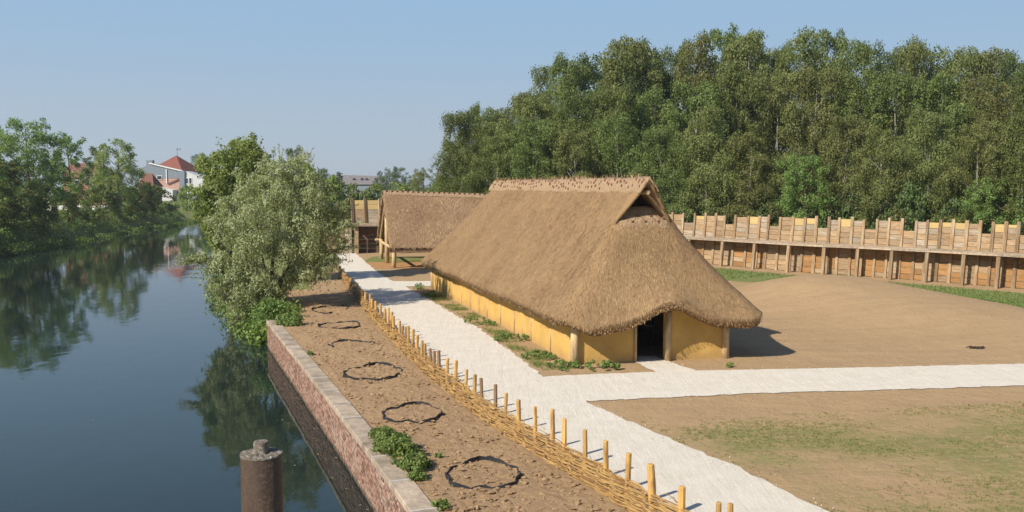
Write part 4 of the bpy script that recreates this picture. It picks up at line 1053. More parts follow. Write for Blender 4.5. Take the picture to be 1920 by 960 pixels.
back = [(905, 118), (955, 122), (1000, 112), (1035, 106), (1068, 104), (1112, 112), (1150, 108), (1178, 104), (1215, 110), (1262, 112), (1305, 106), (1345, 110), (1392, 106), (1412, 112), (1460, 108), (1502, 106), (1555, 110), (1605, 104), (1655, 108), (1702, 104), (1750, 106), (1800, 102), (1852, 104), (1902, 100), (1952, 102)]
for i, (px, D) in enumerate(back):
    put('birch%d' % (i * 2 % 5), 'birch_tree', px, D + rng.uniform(-3, 3), sky_y(px) + rng.uniform(-8, 22), rng.uniform(100, 160), 'tall birch in the skyline row of the wood, %s from its left end' % ORD[i], 'tree', GW, rng.choice(('birch', 'birch', 'olive', 'deep')))
mid = [(890, 104, 230, 110), (945, 102, 225, 120), (1010, 98, 185, 120), (1075, 96, 170, 120), (1150, 96, 160, 130), (1225, 98, 165, 130), (1300, 96, 150, 130), (1375, 96, 130, 130), (1450, 96, 135, 130), (1525, 95, 120, 130), (1600, 94, 130, 130), (1680, 92, 135, 140), (1765, 90, 140, 140), (1850, 88, 145, 140), (1935, 86, 140, 140)]
for i, (px, D, top, wp) in enumerate(mid):
    put('birch%d' % ((i * 3 + 1) % 5), 'birch_tree', px, D, top, wp, 'birch in the middle row of the wood, %s from the left' % ORD[i], 'tree', GW, rng.choice(('birch', 'olive', 'birch')))
front = [(868, 98, 205, 110, 'birch', 'drooping birch at the left edge of the wood beside the shed roof'),
         (930, 94, 250, 110, 'birch', 'birch at the front of the wood just above the shed ridge'),
         (1000, 92, 225, 115, 'birch', 'birch at the front of the wood above the left end of the longhouse ridge'),
         (1080, 90, 240, 110, 'olive', 'birch at the front of the wood above the middle of the longhouse ridge'),
         (1155, 90, 215, 115, 'birch', 'birch at the front of the wood above the right end of the longhouse ridge'),
         (1240, 88, 235, 110, 'birch', 'birch at the front of the wood just right of the longhouse gablet'),
         (1325, 86, 200, 125, 'olive', 'wide birch behind the leftmost bays of the palisade'),
         (1410, 84, 250, 110, 'olive', 'birch behind the palisade left of the bright green maple'),
         (1578, 82, 215, 110, 'olive', 'birch behind the palisade right of the bright green maple'),
         (1650, 78, 235, 115, 'olive', 'low drooping yellowish birch hanging over the palisade'),
         (1735, 78, 205, 120, 'olive', 'birch behind the palisade next to the drooping yellowish one'),
         (1825, 74, 225, 120, 'olive', 'birch behind the palisade near the right end of the view'),
         (1910, 72, 205, 125, 'birch', 'birch behind the palisade at the right edge of the view')]
for i, (px, D, top, wp, mt, lab) in enumerate(front):
    put('birch%d' % ((i * 2 + 3) % 5), 'birch_tree', px, D, top, wp, lab, 'tree', GW, mt)
put('broad0', 'maple_tree', 1508, 81, 290, 100, 'bright green young maple close behind the palisade', 'tree', None, 'fresh')
put('broad1', 'maple_tree', 1850, 72, 335, 120, 'green bushy maple low behind the right end of the palisade', 'tree', None, 'fresh')
put('bush0', 'bush', 1700, 76, 345, 110, 'dark leafy bush behind the palisade below the yellowish birch', 'bush', 'bushes behind the palisade', 'deep')
put('bush1', 'bush', 1590, 80, 360, 100, 'dark bush behind the palisade right of the bright maple', 'bush', 'bushes behind the palisade', 'deep')
put('bush2', 'bush', 1440, 83, 365, 90, 'dark bush behind the palisade left of the bright maple', 'bush', 'bushes behind the palisade', 'deep')
put('bush0', 'bush', 1350, 86, 360, 90, 'dark bush behind the leftmost bays of the palisade', 'bush', 'bushes behind the palisade', 'deep')
put('bush1', 'bush', 1270, 88, 345, 90, 'dark bush just right of the longhouse roof', 'bush', 'bushes behind the palisade', 'deep')
put('bush2', 'bush', 1790, 74, 370, 90, 'dark bush behind the palisade left of the right-hand maple', 'bush', 'bushes behind the palisade', 'deep')
put('bush0', 'bush', 1120, 92, 320, 110, 'green bush peeping over the longhouse ridge', 'bush', 'bushes behind the palisade', 'birch')
put('bush1', 'bush', 980, 95, 320, 100, 'green bush above the left part of the longhouse ridge', 'bush', 'bushes behind the palisade', 'birch')
# dim undergrowth that closes the foot of the wood
rg = np.random.default_rng(9); C_ = []; R_ = []
for i in range(170):
    px = rg.uniform(860, 2060); D = np.interp(px, [860, 1200, 1500, 1920, 2100], [108, 96, 86, 76, 70]) + rg.uniform(0, 9); C_.append(((px - 960) / F * D, D, rg.uniform(.5, 3.4))); R_.append(rg.uniform(1.0, 1.7))
V_, T = cloud(C_, R_, 26000, .34, .24, 10)
prop(link('undergrowth', npmesh('undergrowth', V_, np.arange(len(V_)).reshape(-1, 4), T), m=M['deep']), 'dim undergrowth filling the foot of the birch wood', 'undergrowth', kind='stuff')

# the silver willow on the bank
WB = g(505, 585, -.3); Dw = WB[1]
rng = random.Random(81); C_ = []; R_ = []
wil = [(470, 345, 34), (505, 335, 34), (545, 330, 34), (585, 355, 36), (445, 385, 34), (480, 395, 46), (525, 385, 46), (570, 400, 46), (610, 405, 34), (632, 440, 22), (425, 425, 34), (455, 455, 48), (505, 455, 54), (555, 460, 46), (600, 465, 34), (415, 485, 28), (440, 510, 38), (475, 520, 44), (515, 515, 44), (562, 505, 36), (600, 500, 24), (428, 548, 26), (460, 565, 26), (490, 552, 28), (525, 540, 22), (385, 487, 12), (368, 489, 8), (520, 312, 20), (545, 306, 18), (628, 395, 14), (645, 425, 10), (625, 485, 14), (448, 590, 12), (560, 345, 26), (405, 530, 14), (640, 460, 12)]
for x, y, r in wil:
    for dy in (-1, 1):
        D = Dw + dy * rng.uniform(.6, 2.2) * (1.1 if r > 40 else .5); p = gd(x + rng.gauss(0, 6), y, D); C_.append(p - np.array([WB[0], WB[1], 0])); R_.append(r / F * Dw * .92)
C2, R2 = [], []
for c, r_ in zip(C_, R_):
    for q in range(6): C2.append(tuple(c[a_] + rng.gauss(0, .5) * r_ for a_ in range(3))); R2.append(r_ * rng.uniform(.22, .55))
V_, T = cloud(C2, R2, 52000, .19, .06, 82, .5, shell=.4, flat=1.0, strands=1500, slen=.9)
rg = np.random.default_rng(83); ctr = np.mean(C_, 0); ex = []; te = []; shoots = []
for i in range(260):                                       # long leafy shoots that break the outline
    c = np.array(C2[rg.integers(len(C2))]); d = unit((c - ctr) * np.array([1, 1, .7]) + rg.normal(0, .8, 3) + np.array([0, 0, .9])); ln = rg.uniform(.5, 1.35)
    e = c + d * ln + np.array([0, 0, -.12 * ln]); q = rg.random((22, 1)); P_ = c + (e - c) * q + rg.normal(0, .045, (22, 3)); ex.append(leaves(P_, unit(rg.normal(size=(22, 3)) + d), .19, .055, rg, .2)); te.append(rg.random(22)); shoots.append((c, e))
V_ = np.concatenate([V_] + ex); T = np.concatenate([T] + te)
wr = empty('willow_tree', (WB[0], WB[1], 0), label='big silvery willow bush leaning over the canal beside the quay wall', cat='tree')
cm = npmesh('crown', V_, np.arange(len(V_)).reshape(-1, 4), T); link('crown', cm, wr, m=M['willow'])
mb = MB()
for i in range(9):
    c = C_[rng.randrange(len(C_))]; mb.tube([(rng.gauss(0, .3), rng.gauss(0, .3), -1.2), (c[0] * .35, c[1] * .35, c[2] * .4), tuple(c)], [.14, .1, .025], 6, cap=False)
for i in range(26):
    c = C_[rng.randrange(len(C_))]; d = C_[rng.randrange(len(C_))]; mb.tube([(c[0] * .4, c[1] * .4, c[2] * .5), tuple(c)], [.05, .012], 4, cap=False)
for c, e in shoots: mb.tube([tuple(c), tuple(e)], [.012, .005], 3, cap=False)
mb.build('trunk', M['bark'], wr, smooth=True)
# the darker tree behind the willow with twiggy top
def custom_tree(name, blobs, Y, base_px, lab, mat_, n, ln, wd, seed, depth=1.6, twigs=(), strands=0):
    rng = random.Random(seed); b = gd(base_px, 500, Y); X0 = b[0]; C_ = []; R_ = []
    z0 = float(ground_h(np.array([X0]), np.array([Y]))[0])
    for x, y, r in blobs:
        for dy in (-1, 1): C_.append(gd(x, y, Y + dy * rng.uniform(.4, depth)) - np.array([X0, Y, 0])); R_.append(r / F * Y * .92)
    C2 = [tuple(c[a_] + rng.gauss(0, .5) * r_ for a_ in range(3)) for c, r_ in zip(C_, R_) for q in range(6)]; R2 = [r_ * rng.uniform(.25, .58) for r_ in R_ for q in range(6)]
    V_, T = cloud(C2, R2, n, ln, wd, seed, .3, shell=.4, flat=1.0, strands=strands)
    mb = MB(); mb.tube([(0, 0, z0 - .3), (.1, 0, 2.5), (0, .1, 5)], [.2, .15, .08], 7, cap=False)
    for c in C_[::3]: mb.tube([(0, 0, max(z0, min(2.5, c[2] * .3))), (c[0] * .5, c[1] * .5, c[2] * .7), tuple(c)], [.08, .05, .015], 5, cap=False)
    extra = []; te = []
    rg = np.random.default_rng(seed)
    for (x0, y0, x1, y1) in twigs:
        a = gd(x0, y0, Y) - np.array([X0, Y, 0]); c = gd(x1, y1, Y) - np.array([X0, Y, 0]); mb.tube([tuple(a), tuple((a + c) / 2 + rg.normal(0, .1, 3)), tuple(c)], [.03, .02, .008], 4, cap=False)
        q = rg.random((26, 1)) ** .7; P_ = a + (c - a) * q + rg.normal(0, .16, (26, 3)); extra.append(leaves(P_, unit(rg.normal(size=(26, 3))), ln, wd, rg)); te.append(rg.random(26))
    if extra: V_ = np.concatenate([V_] + extra); T = np.concatenate([T] + te)
    root = empty(name, (X0, Y, 0), 0, lab, 'tree')
    link('crown', npmesh('crown', V_, np.arange(len(V_)).reshape(-1, 4), T), root, m=M[mat_]); mb.build('trunk', M['bark'], root)
custom_tree('alder_tree', [(398, 325, 26), (425, 312, 32), (455, 300, 34), (485, 300, 30), (395, 365, 28), (420, 360, 38), (450, 350, 40), (388, 400, 22), (405, 410, 32), (392, 430, 20), (440, 400, 40), (480, 340, 40), (420, 440, 30), (400, 450, 16), (430, 285, 20), (460, 278, 20)], 62, 430,
            'darker green tree behind the silver willow with bare twigs on top', 'alder', 28000, .2, .13, 91,
            twigs=[(425, 300, 408, 262), (440, 300, 432, 268), (455, 290, 452, 270), (470, 290, 478, 268), (485, 290, 489, 262), (415, 310, 398, 280), (500, 300, 512, 288), (430, 300, 420, 275), (478, 300, 470, 272)])
custom_tree('hazel_tree', [(575, 335, 22), (600, 345, 24), (590, 365, 26), (620, 370, 18), (615, 395, 24), (640, 395, 14), (570, 350, 24), (600, 410, 26), (630, 415, 16)], 66, 600, 'yellowish green tree on the right behind the silver willow', 'broad', 14000, .2, .14, 93)
# left bank trees
ZL = 1.9; GL = 'trees on the far bank of the canal'
put('broad2', 'bank_tree', 52, 121, 222, 120, 'tallest dense green tree on the far bank', 'tree', GL, 'fresh', ZL)
put('broad0', 'bank_tree', -15, 112, 248, 100, 'green tree cut by the left edge of the photo', 'tree', GL, 'broad', ZL)
put('airy0', 'bank_tree', 132, 137, 252, 76, 'sparse airy tree right of the tallest one on the far bank', 'tree', GL, 'fresh', ZL)
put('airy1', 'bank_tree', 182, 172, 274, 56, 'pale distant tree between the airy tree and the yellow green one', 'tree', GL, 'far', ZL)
put('broad1', 'bank_tree', 224, 163, 262, 90, 'yellow green tree left of the white house', 'tree', GL, 'broad', ZL)
put('airy2', 'bank_tree', 88, 127, 285, 80, 'thin low tree under the tallest one on the far bank', 'tree', GL, 'deep', ZL)
put('airy0', 'bank_tree', 20, 113, 300, 90, 'yellowish low tree at the far left above the bank', 'tree', GL, 'olive', ZL)
GB = 'bushes along the top of the far bank'
for i, (px, D, top, wp, mt, lab) in enumerate([(15, 113, 372, 90, 'birch', 'dark bush at the far left on the bank top'), (75, 123, 368, 70, 'birch', 'dark bush below the tallest bank tree'), (130, 133, 360, 70, 'birch', 'dark bush below the airy bank tree'),
        (190, 149, 345, 80, 'birch', 'dark bush left of the yellow green tree foot'), (248, 169, 350, 70, 'birch', 'dark bush right of the yellow green tree foot'), (292, 182, 347, 75, 'birch', 'dark round bush in front of the salmon wall of the white house'),
        (352, 201, 347, 50, 'broad', 'green round bush in front of the white house corner'), (382, 207, 355, 40, 'broad', 'green bush partly behind the willow tree'), (275, 180, 342, 45, 'olive', 'yellowish bush below the small red roof')]):
    put('bush%d' % (i % 3), 'bank_bush', px, D, top, wp, lab, 'bush', GB, mt, ZL - .2)
# leafy ground cover down the far bank
rg = np.random.default_rng(19); C_ = []; R_ = []
for i in range(1100):
    Y = 78 + 150 * rg.random() ** 1.05; d = rg.uniform(-.7, 8); X = xat(LEFTB, Y) - d; z = float(ground_h(np.array([X]), np.array([Y]))[0]); big = 1.0 if Y < 128 else .5
    tall = (1 if Y < 126 else .25) * sstep(.8, 3.0, d); C_.append((X, Y, max(z, WZ) + .15 * big + rg.uniform(.3, 2.5) * tall)); R_.append(rg.uniform(.7, 1.35) * big)
V_, T = cloud(C_, R_, 80000, .27, .17, 20, flat=.9)
prop(link('bank_growth', npmesh('bank_growth', V_, np.arange(len(V_)).reshape(-1, 4), T), m=M['bank']), 'green nettles and weeds covering the far canal bank', 'ground cover', kind='stuff')
C_ = []; R_ = []
for i in range(240):
    Y = WY + 1 + 100 * rg.random() ** 1.5; X = xat(BANK, Y) + rg.uniform(-.3, 2.2); C_.append((X, Y, max(WZ, float(ground_h(np.array([X]), np.array([Y]))[0])) + .15)); R_.append(rg.uniform(.3, .8))
V_, T = cloud(C_, R_, 14000, .22, .14, 21)
prop(link('bank_growth', npmesh('bank_growth', V_, np.arange(len(V_)).reshape(-1, 4), T), m=M['bank']), 'green weeds along the near canal bank beyond the quay wall', 'ground cover', kind='stuff')
# distance
GD = 'distant trees on the skyline'
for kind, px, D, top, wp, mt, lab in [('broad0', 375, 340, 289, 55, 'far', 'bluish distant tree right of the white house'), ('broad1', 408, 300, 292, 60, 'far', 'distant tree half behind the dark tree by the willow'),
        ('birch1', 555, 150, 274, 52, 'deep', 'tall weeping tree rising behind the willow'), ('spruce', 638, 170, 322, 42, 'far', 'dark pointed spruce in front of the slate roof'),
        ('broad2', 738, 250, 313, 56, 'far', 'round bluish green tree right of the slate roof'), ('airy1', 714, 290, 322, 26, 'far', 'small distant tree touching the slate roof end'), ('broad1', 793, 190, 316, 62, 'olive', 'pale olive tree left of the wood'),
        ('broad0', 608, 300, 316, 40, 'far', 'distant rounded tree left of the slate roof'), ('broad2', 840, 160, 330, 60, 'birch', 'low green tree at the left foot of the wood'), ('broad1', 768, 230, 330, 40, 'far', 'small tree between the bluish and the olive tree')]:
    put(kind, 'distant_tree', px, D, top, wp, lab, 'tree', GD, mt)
GH = 'hedge bushes behind the gateway'
for i, (px, D, top, wp, mt, lab) in enumerate([(612, 118, 348, 80, 'deep', 'dark hedge bush left of the gateway'), (660, 122, 346, 90, 'birch', 'green hedge bush above the gateway parapet'), (705, 128, 345, 90, 'birch', 'green hedge bush above the shed ridge end'), (755, 128, 346, 90, 'broad', 'green hedge bush above the left part of the shed ridge'), (815, 128, 346, 90, 'birch', 'green hedge bush above the middle of the shed ridge'), (640, 106, 380, 80, 'olive', 'olive hedge bush just left of the gateway parapet'), (590, 100, 390, 80, 'deep', 'dark hedge bush behind the right side of the willow')]):
    put('bush%d' % (i % 3), 'hedge_bush', px, D, top, wp, lab, 'bush', GH, mt)
rg = np.random.default_rng(29); C_ = []; R_ = []
for i in range(420):
    D = rg.uniform(420, 640); px = rg.uniform(-200, 2100); C_.append(((px - 960) / F * D, D, rg.uniform(.5, 5.5))); R_.append(rg.uniform(3.5, 6))
V_, T = cloud(C_, R_, 24000, 1.5, 1.1, 30)
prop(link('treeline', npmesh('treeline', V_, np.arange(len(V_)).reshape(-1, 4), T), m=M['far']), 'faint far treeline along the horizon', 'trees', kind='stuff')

# ------------------------------------------------------------------ small plants
def tuft(name, px, py, wpx, hm, n, ln, wd, seed, lab, cat='plant', group=None, mat_='weed', z=.06, stretch=1.0, shear=0.0, k=26):
    c = g(px, py, z); r = wpx / F * c[1] / 2; rng = random.Random(seed); C_ = []; R_ = []
    for i in range(k):
        an = rng.random() * 6.28; q = math.sqrt(rng.random()) * r; C_.append((math.cos(an) * q + shear * math.sin(an) * q * stretch, math.sin(an) * q * stretch, rng.uniform(.05, .8) * hm * (1.15 - .6 * q / r))); R_.append(hm * rng.uniform(.16, .38))
    V_, T = cloud(C_, R_, n, ln, wd, seed); V_[:, 2] = np.maximum(V_[:, 2], -.02)
    o = empty(name, (c[0], c[1], z), 0, lab, cat, group); link('foliage', npmesh('foliage', V_, np.arange(len(V_)).reshape(-1, 4), T), o, m=M[mat_])
    mb = MB()
    for c_ in C_[:10]: mb.tube([(c_[0] * .6, c_[1] * .6, -.05), c_], [.008, .004], 4, cap=False)
    mb.build('stem', M['bark'], o); return o
GP = 'leafy weeds along the quay wall'
tuft('leafy_weed', 743, 851, 66, .5, 7500, .10, .05, 1, 'big lush green weed clump along the coping, between the two largest planting rings', 'plant', GP, stretch=3.7, shear=-.42, k=110)
tuft('leafy_weed', 782, 898, 30, .28, 420, .08, .055, 3, 'small round weed at the near end of the lush clump', 'plant', GP)
tuft('leafy_weed', 826, 953, 34, .2, 300, .07, .045, 4, 'low weed at the bottom edge of the garden', 'plant', GP)
tuft('leafy_weed', 803, 876, 10, .2, 60, .09, .06, 5, 'single yellowish seedling on the bare soil', 'plant', GP, 'fresh')
tuft('leafy_weed', 822, 858, 12, .16, 50, .09, .06, 6, 'tiny seedling beside the big planting ring', 'plant', GP)
tuft('leafy_weed', 581, 665, 10, .22, 120, .08, .05, 7, 'small lone weed against the far coping', 'plant', GP)
tuft('leafy_weed', 541, 610, 44, .8, 1500, .12, .08, 8, 'bushy weed at the far end of the quay wall', 'plant', GP)
tuft('leafy_weed', 507, 598, 56, 1.3, 2200, .12, .08, 9, 'tall nettle clump at the foot of the willow', 'plant', GP)
GQ = 'weed clumps by the longhouse wall'
tuft('wall_weed', 1128, 690, 62, .30, 1500, .085, .04, 11, 'weed clump in front of the longhouse corner post, by the front wall', 'plant', GQ)
tuft('wall_weed', 1058, 688, 62, .28, 1500, .085, .04, 12, 'weed clump at the foot of the longhouse corner post', 'plant', GQ)
tuft('wall_weed', 1010, 668, 72, .24, 1500, .085, .04, 13, 'weed clump along the long wall, second from the corner', 'plant', GQ)
tuft('wall_weed', 958, 636, 74, .24, 1300, .085, .04, 14, 'weed clump halfway along the long wall', 'plant', GQ)
tuft('wall_weed', 903, 604, 70, .26, 1000, .085, .04, 15, 'weed clump in the far half of the long wall strip', 'plant', GQ)
tuft('wall_weed', 812, 556, 44, .35, 450, .12, .07, 16, 'weed clump near the far end of the long wall', 'plant', GQ)
tuft('wall_weed', 787, 541, 14, .5, 160, .12, .07, 17, 'upright weed at the corner of the side path', 'plant', GQ)
tuft('wall_weed', 1370, 686, 16, .15, 120, .07, .05, 18, 'tiny weed in front of the right wall corner', 'plant', GQ)
rg = np.random.default_rng(33)
def blades(pts, hgt, wd, seed):
    rg = np.random.default_rng(seed); n = len(pts); an = rg.random((n, 1)) * 6.28; sd = np.concatenate([np.cos(an), np.sin(an), 0 * an], 1) * wd
    h_ = hgt * rg.uniform(.4, 1.3, (n, 1)); e = pts + np.concatenate([rg.normal(0, .5, (n, 2)) * h_, h_], 1)
    V_ = np.stack([pts - sd, pts + sd, e], 1).reshape(-1, 3); return V_, rg.random(n)
SU, SV = [], []
for x_, y_ in ((760, 537), (900, 616), (1020, 706)):
    q_ = g(x_, y_)[:2] - HP0[:2]; uu_, vv_ = np.linalg.solve(np.array([[ua[0], vb[0]], [ua[1], vb[1]]]), q_); SU.append(uu_); SV.append(vv_)
SU, SV = SU[::-1], SV[::-1]
pts = []
for i in range(26000):                                                     # strip along the long wall
    u = 25.5 * rg.random() ** 1.1 - .8; v = -.25 - 2.0 * rg.random(); p = hw(u, v, .01)
    if mn.noise(Vector((p[0] * .9, p[1] * .9, 3))) + rg.normal(0, .2) > .08 and v > float(np.interp(u, SU, SV)) + .12: pts.append(p)
V_, T = blades(np.array(pts), .11, .012, 1)
prop(link('weed_strip', npmesh('weed_strip', V_, np.arange(len(V_)).reshape(-1, 3), T), m=M['weed']), 'thin grass and weeds on the strip between longhouse wall and path', 'weeds', kind='stuff')
pts = []
for i in range(34000):                                                    # sparse lawn, lower right
    Y = 14 + 14.5 * rg.random(); X = 2.5 + 22 * rg.random()
    if (X - 2.2) - (24.2 - Y) * .5 < 1.2 or Y > 25.6 + .2 * (X - 4.5): continue
    nz = mn.noise(Vector((X * .22, Y * .45, 7))) + .6 * mn.noise(Vector((X * .7, Y * 1.3, 2))) + .35 * mn.noise(Vector((X * 3, Y * 4, 2)))
    if nz + rg.normal(0, .22) > .02:
        for q in range(5): pts.append((X + rg.normal(0, .03), Y + rg.normal(0, .03), .0))
V_, T = blades(np.array(pts), .042, .010, 2)
prop(link('lawn_grass', npmesh('lawn_grass', V_, np.arange(len(V_)).reshape(-1, 3), T), m=M['grass']), 'thin patchy grass sprouting on the bare ground right of the path', 'grass', kind='stuff')
pts = []
for i in range(26000):                                                    # green strip below the palisade
    s = rg.random() * plen(PAL); p, t = walk(PAL, s); n = np.array([t[1], -t[0]]); d = rg.uniform(1.4, 14.0); q = p + n * d
    if q[0] < 14: continue
    if q[1] < np.interp(q[0] / q[1], [a_ for a_, b_ in STRIP], [b_ for a_, b_ in STRIP]) + rg.normal(0, .3): continue
    pts.append((q[0], q[1], float(ground_h(np.array([q[0]]), np.array([q[1]]))[0])))
V_, T = blades(np.array(pts), .10, .03, 3)
prop(link('strip_grass', npmesh('strip_grass', V_, np.arange(len(V_)).reshape(-1, 3), T), m=M['bank']), 'green grass strip at the foot of the palisade', 'grass', kind='stuff')
# the little heap of dark twigs on the yard
c = g(1832, 655, .05); rng = random.Random(6); mb = MB()
for i in range(16):
    x, y = rng.gauss(0, .17), rng.gauss(0, .06); an = rng.random() * 3; mb.tube([(x - .16 * math.cos(an), y - .1 * math.sin(an), .0), (x, y, .05 + .04 * rng.random()), (x + .16 * math.cos(an), y + .1 * math.sin(an), .01)], [.02, .03, .012], 5)
prop(mb.build('twig_heap', M['dark'], loc=(c[0], c[1], float(ground_h(np.array([c[0]]), np.array([c[1]]))[0]))), 'small heap of dark twigs on the bare earth near the right edge', 'twigs')

# ------------------------------------------------------------------ houses across the water
M['white_wall'] = simple('white_render', (.62, .62, .61), (.54, .54, .54), 1)
M['grey_clad'] = simple('grey_cladding', (.22, .25, .29), (.18, .21, .25), .8, (1, 1, 6))
M['salmon'] = simple('salmon_brick', (.48, .30, .235), (.40, .24, .185), 3)
M['red_roof'] = simple('red_tiles', (.255, .095, .07), (.20, .07, .05), 3)
M['brown_roof'] = simple('brown_tiles', (.20, .095, .07), (.15, .07, .055), 3)
M['slate'] = simple('slate_roof', (.20, .18, .18), (.15, .135, .14), 1.2)
M['orange_roof'] = simple('orange_tiles', (.50, .19, .09), (.42, .15, .07), 2)
M['brickwall'] = simple('house_brick', (.34, .17, .12), (.26, .125, .09), 3)
k = NM('window_glass'); M['glass'] = k.done((.03, .035, .045), .08)
M['frame'] = simple('white_frame', (.75, .75, .75), (.7, .7, .7), 2)
def poly_wall(name, pts2d, Y, dep, m, parent, O):
    """solid whose front outline is given in (X, z), depth dep behind Y"""
    n_ = len(pts2d); vs = [Vector((x, Y, z)) - O for x, z in pts2d] + [Vector((x, Y + dep, z)) - O for x, z in pts2d]
    fs = [tuple(range(n_)), tuple(range(2 * n_ - 1, n_ - 1, -1))] + [(i, i + n_, (i + 1) % n_ + n_, (i + 1) % n_) for i in range(n_)]
    return MB().add(vs, fs).build(name, m, parent)
def XZ(px, py, D): p = gd(px, py, D); return p[0], p[2]
def win(px, py, wpx, hpx, D, parent, O):
    x, z = XZ(px, py, D); w_, h_ = wpx / F * D, hpx / F * D
    f = MB().box(Vector((x, D - .04, z)) - O, (w_ + .25, .12, h_ + .25)).build('window', M['frame'], parent); MB().box(Vector((x, D - .11, z)) - O, (w_, .04, h_)).build('pane', M['glass'], f)
D = 232.0; O = Vector((XZ(320, 380, D)[0], D, 0))
hA = empty('white_house', O, label='white and grey house with a red pyramid roof across the canal', cat='house')
q = lambda *pp: [XZ(x, y, D) for x, y in pp]
poly_wall('grey_wall', q((262, 334), (343, 334), (343, 322), (281, 306), (262, 318))[::1], D, 9, M['grey_clad'], hA, O)
poly_wall('salmon_wall', q((262, 372), (341, 372), (341, 334.4), (262, 334.4)), D + .06, 8.8, M['salmon'], hA, O)
MB().beam(Vector((*(lambda a: (a[0], D - .1, a[1]))(XZ(280, 306, D)),)) - O, Vector((*(lambda a: (a[0], D - .1, a[1]))(XZ(344, 321, D)),)) - O, .4, .28).build('verge_board', M['frame'], hA)
MB().beam(Vector((XZ(312, 317, D)[0], D - .1, XZ(312, 317, D)[1])) - O, Vector((XZ(313, 344, D)[0], D - .1, XZ(313, 344, D)[1])) - O, .2, .2).build('downpipe', M['frame'], hA)
MB().beam(Vector((XZ(315, 345, D)[0], D - .1, XZ(315, 345, D)[1])) - O, Vector((XZ(338, 335, D)[0], D - .1, XZ(338, 335, D)[1])) - O, .2, .35).build('stair_rail', M['brown_roof'], hA)
poly_wall('stair_tower', q((338, 372), (347.5, 372), (347.5, 320), (338, 320)), D - .6, 3, M['grey_clad'], hA, O)
poly_wall('white_wing', q((348, 372), (376, 372), (384, 342), (382, 336), (350, 321), (348, 321)), D - .2, 10, M['white_wall'], hA, O)
win(299, 333, 8, 6, D, hA, O); win(350.5, 339, 4, 9, D - .2, hA, O); win(357, 339, 4, 10, D - .2, hA, O); win(371, 331, 3, 4, D - .2, hA, O)
a = [XZ(290, 304, D), XZ(344, 319, D), XZ(362, 321, D), XZ(317, 290, D)]
zc = a[0][1] - .8; xm = a[3][0]; zt_ = a[3][1]; x0 = XZ(285, 306, D)[0]; x1 = XZ(341, 320, D)[0]; x2 = XZ(362, 320, D)[0]
MB().add([Vector(v) - O for v in ((x0, D + 1.2, zc - .5), (x1, D + .3, XZ(342, 320, D)[1] - .1), (x2, D + 9, XZ(360, 321, D)[1]), (x0 + 4, D + 10, zc - .5), (xm, D + 5, zt_))], [(0, 1, 4), (1, 2, 4), (2, 3, 4), (3, 0, 4), (3, 2, 1, 0)]).build('pyramid_roof', M['red_roof'], hA)
poly_wall('chimney', q((271, 318), (283, 318), (283, 300), (271, 300)), D + 1, 1.2, M['grey_clad'], hA, O)
mb = MB(); x, z = XZ(319, 290, D); mb.tube([Vector((x, D + 5, z - .3)) - O, Vector((x, D + 5, z + 1.9)) - O], .05, 5); mb.tube([Vector((x - .2, D + 5, z + 1.5)) - O, Vector((x + 1.0, D + 5, z + 1.6)) - O], .04, 4)
for q_ in range(4): mb.tube([Vector((x + .3 * q_ - .1, D + 5, z + 1.2)) - O, Vector((x + .3 * q_ - .1, D + 5, z + 1.9)) - O], .03, 4)
mb.build('aerial', M['slate'], hA)
poly_wall('lean_to', q((300, 376), (332, 376), (332, 356), (305, 351)), D - 3, 3, M['white_wall'], hA, O)
D = 206.0; O = Vector((XZ(275, 360, D)[0], D, 0)); hB = empty('brown_roofed_annex', O, label='low building with a dark red roof left of the white house', cat='building')
xa, za = XZ(262, 325, D); xb, zb = XZ(288, 350, D); xc = XZ(276, 326, D)[0]; xd = XZ(255, 350, D)[0]
MB().add([Vector(v) - O for v in ((xd, D, zb), (xb, D, zb), (xc, D + 3, za), (xa, D + 3, za), (xd, D + 6, zb), (xb, D + 6, zb))], [(0, 1, 2, 3), (1, 5, 2), (5, 4, 3, 2), (4, 0, 3)]).build('roof', M['brown_roof'], hB)
MB().box(Vector(((xd + xb) / 2, D + 3, (zb + 1.5) / 2)) - O, (abs(xb - xd) - .6, 5.2, zb - 1.5 - .02)).build('wall', M['brickwall'], hB)
D = 184.0; O = Vector((XZ(165, 370, D)[0], D, 0)); hC = empty('brick_house', O, label='brick house with a brown roof half hidden by the far bank trees', cat='house')
xa, z0_ = XZ(120, 380, D); xb, ze = XZ(196, 332, D); zr = XZ(160, 305, D)[1]
MB().box(Vector(((xa + xb) / 2, D + 4, (ze + 1.5) / 2)) - O, (xb - xa, 8, ze - 1.5)).build('wall', M['brickwall'], hC)
MB().add([Vector(v) - O for v in ((xa - .4, D - .5, ze - .1), (xb + .4, D - .5, ze - .1), (xb - 2.2, D + 4, zr), (xa - .4, D + 4, zr), (xa - .4, D + 8.5, ze - .1), (xb + .4, D + 8.5, ze - .1))], [(0, 1, 2, 3), (1, 5, 2), (5, 4, 3, 2), (4, 0, 3), (0, 4, 5, 1)]).build('roof', M['brown_roof'], hC)
win(178, 343, 9, 12, D, hC, O); win(163, 340, 8, 10, D, hC, O); win(145, 343, 8, 10, D, hC, O)
MB().box(Vector(((xa + xb) / 2 + 1, D - 6, 2.6)) - O, (xb - xa + 8, .3, 1.0)).build('garden_wall', M['white_wall'], hC)
D = 330.0; O = Vector((XZ(670, 350, D)[0], D, 0)); hD = empty('slate_roofed_building', O, label='long low building with a grey slate roof on the horizon', cat='building')
xa, zr = XZ(612, 327, D); xb, ze = XZ(722, 346, D); zr2 = XZ(715, 330, D)[1]
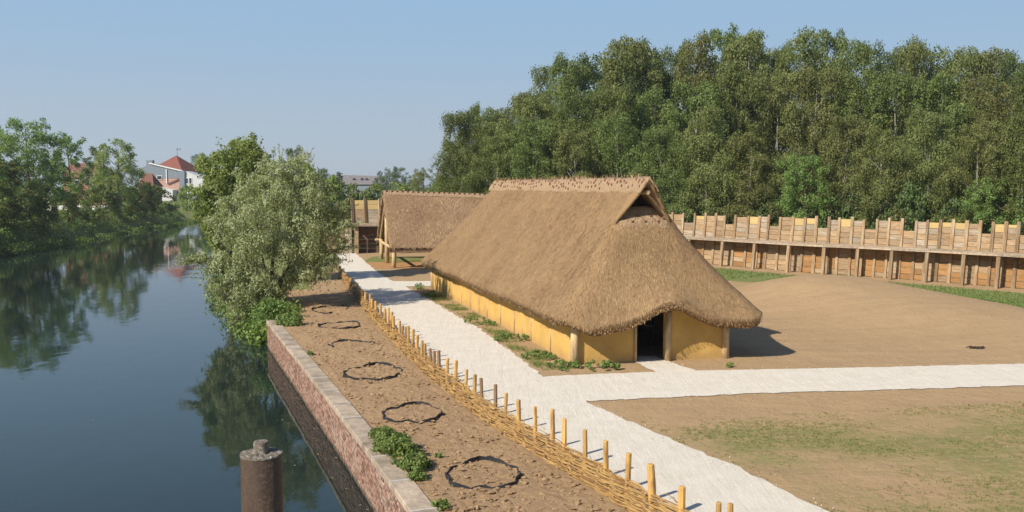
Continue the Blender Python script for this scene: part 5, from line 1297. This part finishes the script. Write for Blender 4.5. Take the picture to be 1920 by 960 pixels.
MB().add([Vector(v) - O for v in ((xa, D, ze), (xb, D, ze), (xb - .3, D + 6, zr2), (xa, D + 6, zr), (xa, D + 12, ze), (xb, D + 12, ze))], [(0, 1, 2, 3), (1, 5, 2), (5, 4, 3, 2), (4, 0, 3), (0, 4, 5, 1)]).build('roof', M['slate'], hD)
MB().box(Vector(((xa + xb) / 2, D + 6, ze / 2)) - O, (xb - xa - .8, 11, ze - .05)).build('wall', M['grey_clad'], hD)
for px in (633, 661, 676, 685, 702):
    t = .55; x, _ = XZ(px, 336, D); yy = D + 6 * t - .15; MB().box(Vector((x, yy, ze + (zr - ze) * t)) - O, (.8, .5, .7)).build('roof_window', M['glass'], hD)
D = 300.0; O = Vector((XZ(600, 350, D)[0], D, 0)); hE = empty('orange_roofed_house', O, label='small house with an orange roof peeping out behind the willow', cat='house')
xa, zr = XZ(588, 324, D); xb, ze = XZ(613, 340, D)
MB().add([Vector(v) - O for v in ((xa, D, ze), (xb, D, ze), (xb - 3, D + 4, zr), (xa, D + 4, zr), (xa, D + 8, ze), (xb, D + 8, ze))], [(0, 1, 2, 3), (1, 5, 2), (5, 4, 3, 2), (4, 0, 3), (0, 4, 5, 1)]).build('roof', M['orange_roof'], hE)
MB().box(Vector(((xa + xb) / 2, D + 4, ze / 2)) - O, (xb - xa - .6, 7.4, ze - .05)).build('wall', M['white_wall'], hE)

# ------------------------------------------------------------------ summer haze
hm = bpy.data.materials.new('haze_air'); hm.use_nodes = True; ht = hm.node_tree
for n_ in list(ht.nodes):
    if n_.type != 'OUTPUT_MATERIAL': ht.nodes.remove(n_)
pv = ht.nodes.new('ShaderNodeVolumePrincipled'); pv.inputs['Color'].default_value = (.93, .96, 1, 1); pv.inputs['Density'].default_value = .00026; pv.inputs['Anisotropy'].default_value = .3
ht.links.new(pv.outputs[0], [n_ for n_ in ht.nodes if n_.type == 'OUTPUT_MATERIAL'][0].inputs['Volume'])
MB().box((0, 2200, 12.6), (6600, 6000, 34)).build('haze', hm)['kind'] = 'stuff'
